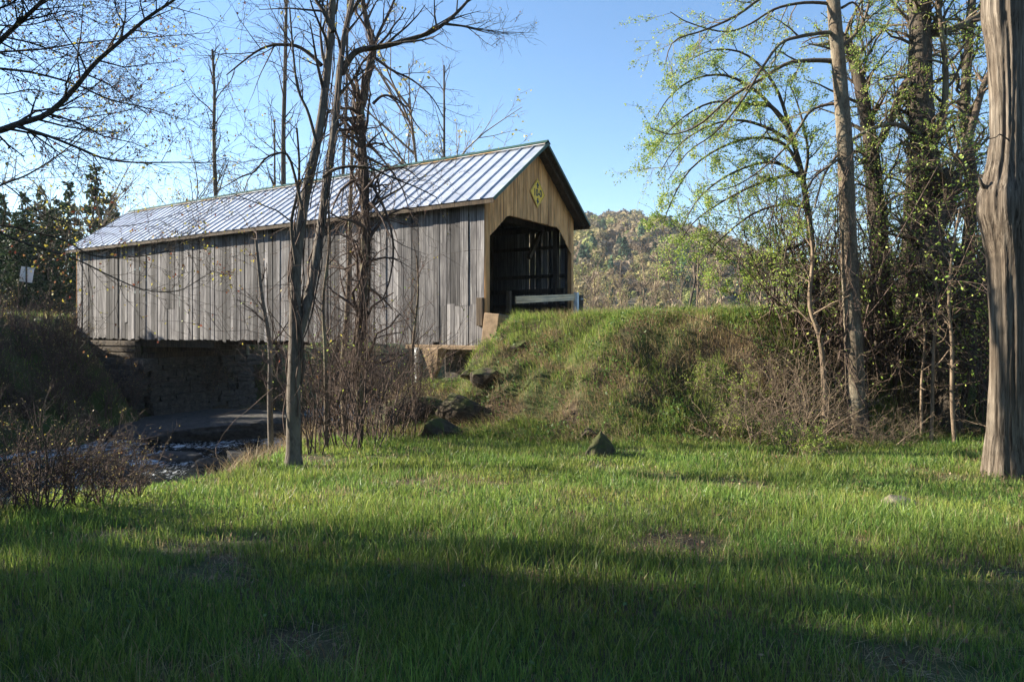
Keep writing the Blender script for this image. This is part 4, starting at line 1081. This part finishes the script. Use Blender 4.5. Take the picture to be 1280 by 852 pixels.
for k, (x_, y_, s_) in enumerate([(-26, 9.6, 1.7), (-29, 11.4, 1.9), (-27.5, 10.6, 1.6), (-32, 10.2, 2.0), (-25, 8.4, 1.5), (-30, 12.4, 1.6), (-28, 12.0, 1.5), (-33.5, 12.6, 1.9), (-26, 11.2, 1.4)]):
    copy_tree(pB, (x_, y_, Hs(x_, y_)), k * 1.1, s_, 'budding tree of the wood on the left bank outside the picture', 'budding trees left of the picture')

# ------------------------------------------------------------------ shrubs
def shrub_proto(h, n, Q, mat, palette, per, lsize, spread=.25, lean=.35, name='bare_shrub'):
    W_ = Wood()
    for _ in range(n):
        a = rng.uniform(0, 6.28); d = np.array([math.cos(a) * lean * rng.uniform(.2, 1.4), math.sin(a) * lean * rng.uniform(.2, 1.4), 1])
        p = np.array([math.cos(a), math.sin(a), 0]) * spread * rng.uniform(0, 1); p[2] = -.08
        grow(W_, p, d, h * rng.uniform(.6, 1.1), rng.uniform(.010, .020), 1, Q)
    parts = [('stems', W_.mesh(), mat, True)]
    if per: parts.append(('leaves', leaves_on(W_.ends, per, lsize, palette, .02), M['leaf'], False))
    return tree_obj(name, np.zeros(3), 'x', 'shrub', parts)
QB = dict(seg=.25, wob=.2, trop=(0, .02, .0, -.02), n=(6, 6, 4), ratio=.5, ang=(20, 60), tip=.3, rr=.65, rmin=.0042, t0=.15, max=3, maxseg=6, leaflvl=1)
sA = [shrub_proto(1.7, 14, QB, M['twig_brown'], BUD + PALEY, .55, .03) for _ in range(3)]
sB = [shrub_proto(2.6, 12, dict(QB, wob=.26, trop=(0, -.02, -.05, -.06)), M['twig_tan'], YGREEN, .25, .04, .5, .5) for _ in range(3)]
sC = [shrub_proto(2.9, 7, dict(QB, wob=.2, n=(5, 5, 3)), M['twig_brown'], YGREEN + BUD, .3, .035, .4, .3) for _ in range(2)]
sT = [shrub_proto(3.0, 13, dict(QB, wob=.22, n=(6, 6, 5)), M['twig_brown'], YGREEN, 3.0, .034, .3, .3, 'tall_shrub') for _ in range(2)]
sD = [shrub_proto(1.0, 7, dict(QB, wob=.3), M['twig_tan'], [(.30, .36, .07), (.22, .30, .06)], 3.2, .05, .3, .5, 'leafy_shrub')]
used = set()
def put_s(o, x_, y_, rz, s_, label, group):
    b = (x_, y_, Hs(x_, y_))
    if id(o) not in used:
        used.add(id(o)); o.location = b; o.rotation_euler = (0, 0, rz); o.scale = (s_, s_, s_); o['label'] = label; o['group'] = group
    else: copy_tree(o, b, rz, s_, label, group)
k = 0
for px, py in [(10, 645), (52, 642), (92, 634), (132, 632), (172, 622), (30, 622), (75, 612), (-30, 650), (0, 618), (150, 600), (-60, 640)]:
    b = hit(px, py)
    put_s(sA[k % 3], b[0], b[1], k * 1.3, rng.uniform(.5, .85), 'bare brown budding shrub on the shaded stream bank at lower left', 'bare shrubs on the stream bank'); k += 1
for px, py in [(-40, 470), (0, 480), (30, 450), (60, 500), (95, 470), (20, 415), (55, 430), (85, 440), (110, 500), (70, 470), (10, 510), (-20, 430), (130, 520), (160, 505), (35, 520), (80, 525), (-30, 510), (250, 470), (270, 490), (290, 500), (310, 480), (335, 500), (255, 500)]:
    b = hit(px, py, 16)
    put_s(sA[k % 3], b[0], b[1], k * 1.3, rng.uniform(1.0, 1.7), 'brown shrub on the dark far stream bank', 'shrubs on the far stream bank'); k += 1
for px, y_ in [(300, 44), (330, 46), (360, 45), (390, 42), (420, 40), (450, 38), (480, 37), (510, 36)]:
    put_s(sC[k % 2], (px - 640) / F * y_, y_, k * 1.9, rng.uniform(.9, 1.3), 'thin brush seen beneath the bridge on the sunny side', 'brush beyond the bridge'); k += 1
for px, y_ in [(400, 13.2), (425, 14.2), (445, 13.6), (470, 15.0), (490, 16.0), (410, 15.5), (455, 17), (505, 17.5), (480, 18.5), (430, 17.5), (525, 18.6), (395, 14.6), (540, 20), (475, 16.6), (515, 16.8), (438, 16.2), (462, 16.0), (500, 19.4), (450, 19.0), (420, 19.5)]:
    put_s(sC[k % 2], (px - 640) / F * y_, y_, k * 1.9, rng.uniform(.8, 1.4), 'tangled leafless brush below the near end of the bridge', 'brush in front of the bridge'); k += 1
for px, y_, s_ in [(925, 15.2, .7), (950, 14.8, .8), (985, 14.6, .8), (1012, 15.4, .9), (1050, 15.6, .5), (1092, 14.4, .35), (1128, 14.6, .4), (1000, 16.4, .9), (1060, 17.0, .8), (1160, 17.2, .7), (960, 16.2, .9), (1290, 14, .6)]:
    put_s(sB[k % 3], (px - 640) / F * y_, y_, k * 2.3, s_, 'tangled tan bare shrub in the thicket at the right', 'shrubs in the right-hand thicket'); k += 1
for px, y_, s_ in [(1000, 18, 1.7), (1045, 17.6, 1.9), (1085, 18, 2.0), (1120, 17.4, 2.1), (1150, 18, 2.1), (1195, 17.2, 2.2), (1230, 17.5, 2.2), (1265, 16, 2.1), (1300, 15.5, 2.0), (970, 18.5, 1.5)]:
    put_s(sT[k % 2], (px - 640) / F * y_, y_, k * 2.3, s_, 'tall twiggy leafing shrub filling the thicket at the right', 'tall shrubs in the right-hand thicket'); k += 1
for px, y_, s_ in [(1000, 13.2, .8), (985, 13.6, .6), (1018, 13.0, .7), (905, 15.6, .9), (930, 16.4, .9), (880, 17, .7)]:
    put_s(sD[0], (px - 640) / F * y_, y_, k, s_, 'small yellow-green leafing shrub at the foot of the embankment', 'leafing shrubs at the embankment'); k += 1

# ------------------------------------------------------------------ hillside wood (far, one mass)
def blob_crowns(n, sampler, rad, palette_fn, per):
    x, y = sampler(n); z = HH(x, y); r_ = rad(n, x, y); cols, con = palette_fn(x, y, n)
    pos = rng.normal(0, 1, (n, per, 3)); pos /= np.linalg.norm(pos, axis=2, keepdims=True); pos *= rng.uniform(.35, 1.0, (n, per, 1)) ** .5
    tall = np.where(con, 1.7, 1.1)[:, None]
    zz = pos[:, :, 2] * tall; taper = np.where(con[:, None], np.clip((1.8 - zz) / 3.0, .08, 1), 1.0)
    lump = 1 + .22 * np.sin(pos[:, :, 0] * 5 + x[:, None]) * np.sin(pos[:, :, 2] * 5 + y[:, None])
    c = np.stack([x[:, None] + pos[:, :, 0] * lump * r_[:, None] * taper, y[:, None] + pos[:, :, 1] * lump * r_[:, None] * taper, z[:, None] + (zz * lump + tall) * r_[:, None]], 2).reshape(-1, 3)
    cc = np.repeat(cols, per, 0) * rng.uniform(.85, 1.15, (n * per, 1)); m = len(c)
    sz = np.repeat(r_, per)[:, None] * rng.uniform(.2, .42, (m, 1)); out = pos.reshape(-1, 3)
    a = np.cross(out, rng.normal(0, 1, (m, 3))); a /= np.linalg.norm(a, axis=1, keepdims=True) + 1e-9; b = np.cross(a, out + rng.normal(0, .6, (m, 3))); b /= np.linalg.norm(b, axis=1, keepdims=True) + 1e-9
    V_ = np.stack([c + a * sz, c - a * sz * .6 + b * sz * .8, c - a * sz * .6 - b * sz * .8], 1).reshape(-1, 3)
    return V_, np.arange(3 * m).reshape(m, 3), np.repeat(cc, 3, 0)
def samp(n):
    y = 150 + (720 - 150) * rng.uniform(0, 1, n) ** .8; u = rng.uniform(-.12, .95, n); return u * y, y
def hill_cols(x, y, n):
    k = vnoise(x, y, .035, 11) + .5 * vnoise(x, y, .11, 12) + rng.normal(0, .45, n); con = ((k > .95) | (rng.uniform(0, 1, n) < .03)) & ((y < 420) | (rng.uniform(0, 1, n) < .15))
    tan = np.array([(.25, .195, .13), (.27, .225, .125), (.28, .25, .105), (.22, .175, .13), (.30, .265, .125), (.22, .24, .085), (.25, .27, .10), (.21, .18, .125)])
    c = tan[rng.integers(0, len(tan), n)] * 1.0; c = np.where(con[:, None], np.array([(.06, .10, .06)]) * rng.uniform(.7, 1.4, (n, 1)), c)
    return np.clip(c * rng.uniform(.82, 1.15, (n, 1)), 0, 1), con
V_, F_, c_ = blob_crowns(4600, samp, lambda n, x, y: rng.uniform(1.5, 2.2, n) * rng.uniform(1, 2.6, n) * np.clip(y / 380, .45, 1), hill_cols, 125)
o = mesh_np('hillside_forest', V_, F_, M['crown'], None, c_); tag(o, 'spring woodland of tan, yellow and dark green crowns covering the hill', 'forest', kind='stuff')

# ------------------------------------------------------------------ grass
def blades(x, y, z, h, wdt, cols, segs, lean=.35, lean_dir=None):
    n = len(x); a = rng.uniform(0, 6.28, n); la = rng.uniform(0, 6.28, n) if lean_dir is None else lean_dir + rng.normal(0, .6, n)
    ln = np.abs(rng.normal(lean, lean * .6, n)) * h
    side = np.stack([np.cos(a), np.sin(a), np.zeros(n)], 1) * (wdt / 2)[:, None]; ld = np.stack([np.cos(la), np.sin(la), np.zeros(n)], 1) * ln[:, None]
    base = np.stack([x, y, z - .01], 1); rows = []
    ts = np.linspace(0, 1, segs + 1)
    for t in ts[:-1]:
        c = base + ld * t * t; c[:, 2] += h * (t - .25 * t * t * lean); k = (1 - t) ** .55 if t > 0 else .8
        rows += [c - side * k, c + side * k]
    tip = base + ld; tip[:, 2] += h * (1 - .25 * lean); rows.append(tip)
    nv = 2 * segs + 1; V_ = np.stack(rows, 1).reshape(-1, 3); F_ = []
    for s_ in range(segs - 1): q = 2 * s_; F_ += [(q, q + 1, q + 3), (q, q + 3, q + 2)]
    F_.append((2 * segs - 2, 2 * segs - 1, 2 * segs)); F_ = np.array(F_)
    Fa = (np.arange(n) * nv)[:, None, None] + F_[None]
    return V_, Fa.reshape(-1, 3), np.repeat(cols, nv, 0)

def scatter(n, x0, x1, y0, y1): return rng.uniform(x0, x1, n), rng.uniform(y0, y1, n)
GP = [(.14, .215, .038), (.175, .26, .045), (.21, .285, .06), (.10, .17, .038), (.26, .32, .08), (.085, .15, .045)]
def lawn_zone(y0, y1, dens, segs, wmul, umax=.92):
    xa = umax * y1 + .6; n = int(2 * xa * (y1 - y0) * dens); x, y = scatter(n, -xa, xa, y0, y1)
    keep = np.abs(x) < umax * y + .6; x, y = x[keep], y[keep]
    e, sd = stream(x, y); s, q = sq(x, y)
    pat = vnoise(x, y, 1.5, 21) + .6 * vnoise(x, y, 4.2, 22)
    thin = np.clip(1.1 - .95 * smoothstep(.25, .85, pat), .16, 1)
    edge = smoothstep(1.9, 3.0, e + .5 * vnoise(x, y, 1.3, 23)) * smoothstep(3.9, 5.0, q + .5 * vnoise(x, y, .9, 24))
    ok = (sd > 0) & (rng.uniform(0, 1, len(x)) < thin * edge); x, y, pat = x[ok], y[ok], pat[ok]
    n = len(x); h = rng.uniform(.06, .17, n) * (1 + .45 * vnoise(x, y, 1.1, 25) + .2 * vnoise(x, y, 5, 26)) * (1 - .3 * smoothstep(.4, 1.0, pat)); h *= np.where(rng.uniform(0, 1, n) < .07, rng.uniform(1.3, 2.0, n), 1)
    cols = pick_cols(n, GP, .28) * (1 + .22 * vnoise(x, y, .8, 27))[:, None] * np.array([1, 1, 1]) ; cols[:, 0] *= 1 + .18 * vnoise(x, y, 1.7, 28); dry = rng.uniform(0, 1, n) < .06 + .30 * smoothstep(.1, .8, pat); cols[dry] = pick_cols(int(dry.sum()), [(.30, .24, .12), (.24, .18, .09), (.34, .29, .15)])
    return blades(x, y, H(x, y), h, rng.uniform(.005, .010, n) * wmul, cols, segs, .33)
def join(lst):
    off = 0; Vs, Fs, Cs = [], [], []
    for v, f, c in lst: Vs.append(v); Fs.append(f + off); Cs.append(c); off += len(v)
    return np.vstack(Vs), np.vstack(Fs), np.vstack(Cs)
V_, F_, c_ = join([lawn_zone(1.6, 4.6, 2600, 3, .9), lawn_zone(4.6, 7.5, 1700, 2, 1.1), lawn_zone(7.5, 11, 1150, 2, 1.4), lawn_zone(11, 17, 700, 2, 2.0)])
o = mesh_np('lawn_grass', V_, F_, M['grass'], None, c_); tag(o, 'fresh green grass covering the lawn', 'grass', kind='stuff')

# rough grass on the embankment: green tufts and bleached straw
def bank_zone(n, green):
    s = rng.uniform(-4.5, 30, n); q = rng.uniform(-.9, 5.6, n)
    x, y = inv(s, q)
    e, sd = stream(x, y); pat = vnoise(x, y, 1.25, 31) + .5 * vnoise(x, y, 3.3, 32) + .75 * (1 - smoothstep(0, 2.4, q)) - .08
    ok = (e > 1.8) & (y > 6) & ((s > .6) | (q > .6)) & (np.abs(x) < .95 * y + 1)
    ok &= (rng.normal(0, .35, n) < pat) if green else (rng.normal(0, .35, n) > pat - .35)
    ok &= ~((s > .5) & (q < -.7)); x, y, q = x[ok], y[ok], q[ok]; n = len(x); z = H(x, y)
    ddir = math.atan2(-G[1], -G[0])
    if green: return blades(x, y, z, rng.uniform(.12, .30, n) * (1 + .7 * np.clip(vnoise(x, y, 5.5, 33) + .6 * vnoise(x, y, 11, 34), -.6, 1)), rng.uniform(.010, .018, n), pick_cols(n, GP + [(.22, .25, .07), (.26, .28, .09)], .28), 2, .45, np.full(n, ddir))
    return blades(x, y, z, rng.uniform(.14, .40, n) * (1 + .6 * np.clip(vnoise(x, y, 4.5, 35) + .6 * vnoise(x, y, 9, 36), -.6, 1)), rng.uniform(.007, .013, n), pick_cols(n, [(.42, .32, .18), (.33, .235, .13), (.48, .39, .23), (.22, .15, .09)], .28), 3, 1.1, np.full(n, ddir))
V_, F_, c_ = bank_zone(150000, True); o = mesh_np('embankment_grass', V_, F_, M['grass'], None, c_); tag(o, 'long green grass on the embankment and its crest', 'grass', kind='stuff')
V_, F_, c_ = bank_zone(90000, False); o = mesh_np('dry_grass', V_, F_, M['straw'], None, c_); tag(o, 'bleached dry grass matted over the embankment slope', 'grass', kind='stuff')
# low leafy weeds on the slope
n = 30000; s = rng.uniform(-4, 16, n); q = rng.uniform(.3, 5.6, n); x, y = inv(s, q)
ok = (vnoise(x, y, 1.6, 41) + .6 * vnoise(x, y, 4, 42) + rng.normal(0, .25, n) > .25) & (stream(x, y)[0] > 1.8); x, y = x[ok], y[ok]; n = len(x)
pos = np.stack([x, y, H(x, y) + rng.uniform(.03, .22, n)], 1)
V_, F_, c_ = leaf_quads(pos, .075, pick_cols(n, [(.06, .13, .03), (.08, .16, .03), (.05, .10, .03), (.12, .19, .05)]), -.2)
o = mesh_np('slope_weeds', V_, F_, M['leaf'], None, c_); tag(o, 'low leafy weeds scattered over the embankment slope', 'weeds', kind='stuff')
# straw and rank grass along the stream bank, far banks and thicket floor
def rank(n, x0, x1, y0, y1, cond, pal, h0, h1, mat, name, label, segs=2, wd=(.006, .012), lean=.7):
    x, y = scatter(n, x0, x1, y0, y1); ok = cond(x, y); x, y = x[ok], y[ok]; n = len(x)
    V_, F_, c_ = blades(x, y, H(x, y), rng.uniform(h0, h1, n), rng.uniform(*wd, n), pick_cols(n, pal, .25), segs, lean)
    o = mesh_np(name, V_, F_, M[mat], None, c_); tag(o, label, 'grass', kind='stuff')
STR = [(.33, .25, .14), (.26, .185, .10), (.36, .29, .17), (.18, .13, .08)]
rank(60000, -14, 0, 4, 24, lambda x, y: (stream(x, y)[1] > 0) & (stream(x, y)[0] > .1) & (stream(x, y)[0] < 2.9) & (vnoise(x, y, 1.4, 51) + rng.normal(0, .4, len(x)) > -.1), STR, .2, .55, 'straw', 'bank_straw', 'dead brown stalks along the near stream bank', 3, (.006, .011), .6)
rank(40000, -48, 6, 24, 62, lambda x, y: (stream(x, y)[0] > .6) & ~((sq(x, y)[0] > -27.6) & (sq(x, y)[1] > -7) & (sq(x, y)[1] < .6)) & (sq(x, y)[0] < -2) & (x < -.3 * y + 6), STR[:2] + GP, .2, .5, 'grass', 'far_bank_grass', 'rank grass on the far stream bank and the field under the bridge', 2, (.02, .04), .6)
rank(26000, 3.5, 16, 7, 16, lambda x, y: (sq(x, y)[1] > -.5) & (sq(x, y)[1] < 5.6) & (np.abs(x) > .42 * y), STR, .1, .4, 'straw', 'thicket_litter', 'dead stalks and litter on the thicket floor', 2, (.006, .014), 1.5)
# dead thatch lying in the thin patches, clover leaves between the blades
def patchy(x, y): return vnoise(x, y, 1.5, 21) + .6 * vnoise(x, y, 4.2, 22)
def on_lawn(x, y): return (stream(x, y)[1] > 0) & (stream(x, y)[0] > 2.4) & (sq(x, y)[1] > 4.4) & (np.abs(x) < .92 * y + .6)
rank(90000, -10, 11, 1.8, 12, lambda x, y: on_lawn(x, y) & (patchy(x, y) + rng.normal(0, .3, len(x)) > .35), STR + [(.10, .07, .045), (.44, .37, .24)], .05, .13, 'straw', 'lawn_thatch', 'dead straw thatch lying in the thin patches of the lawn', 2, (.003, .007), 2.6)
n = 45000; x, y = scatter(n, -10, 12, 1.8, 13); ok = on_lawn(x, y) & (vnoise(x, y, 2.1, 61) + .7 * vnoise(x, y, 5.3, 62) + rng.normal(0, .3, n) > .35); x, y = x[ok], y[ok]; n = len(x)
V_, F_, c_ = leaf_quads(np.stack([x, y, H(x, y) + rng.uniform(.02, .09, n)], 1), .032, pick_cols(n, [(.07, .13, .035), (.10, .17, .05), (.13, .19, .06)]), -.4, aspect=.9)
o = mesh_np('lawn_clover', V_, F_, M['leaf'], None, c_); tag(o, 'small round clover and weed leaves between the grass blades', 'weeds', kind='stuff')
# dead leaves lying in the grass
n = 11000; x, y = scatter(n, -9, 11, 2, 13); ok = (stream(x, y)[0] > 2.5) & (sq(x, y)[1] > 4.5) & (vnoise(x, y, 1.5, 21) + .6 * vnoise(x, y, 4.2, 22) + rng.normal(0, .4, n) > .5); x, y = x[ok], y[ok]; n = len(x)
V_, F_, c_ = leaf_quads(np.stack([x, y, H(x, y) + rng.uniform(.01, .05, n)], 1), .042, pick_cols(n, [(.22, .13, .07), (.27, .18, .10), (.15, .085, .05), (.31, .22, .14)]), 0)
o = mesh_np('leaf_litter', V_, F_, M['straw'], None, c_); tag(o, 'dead brown leaves lying in the thin patches of the lawn', 'leaves', kind='stuff')
# fallen twigs
for k, (px, py, L_, a_) in enumerate([(1120, 560, 1.0, .3), (1150, 545, 1.3, 2.2), (1090, 560, .9, 2.8), (935, 405, 1.1, .1), (470, 490, .9, 2.9), (820, 500, .8, 1.9)]):
    b = hit(px, py) + [0, 0, .06]; W_ = Wood(); grow(W_, b, [math.cos(a_), -.25 * math.sin(a_), .35], L_, .013, 1, dict(TW, trop=(0, 0, 0, 0), n=(3, 3, 2), wob=.18))
    v_, f_ = W_.mesh(); o = mesh_np('fallen_branch', v_ - b, f_, M['twig_tan']); o.location = b
    tag(o, ['pale fallen branch in the grass below the pale trunk', 'pale fallen branch leaning up in front of the broad dark trunk', 'short fallen branch just right of the pale trunk base', 'bleached fallen branch near the top of the embankment', 'bleached branch lying by the large mossy boulder', 'dry stick standing on the embankment above the pointed boulder'][k], 'branch')

# ------------------------------------------------------------------ the air: faint spring haze over the far hill
hz = MT('haze_air'); hz.nt.nodes.remove(hz.b)
pv = hz.n('ShaderNodeVolumePrincipled'); pv.inputs['Color'].default_value = (.80, .88, 1.0, 1); pv.inputs['Density'].default_value = .00014; pv.inputs['Anisotropy'].default_value = .2
hz.l(pv.outputs[0], hz.out.inputs['Volume'])
o = boxes_mesh('haze', [((0, 1350, 60), (5400, 3800, 160), None)], hz.m); tag(o, 'thin bluish air between the lawn and the far hill', 'haze', kind='stuff')
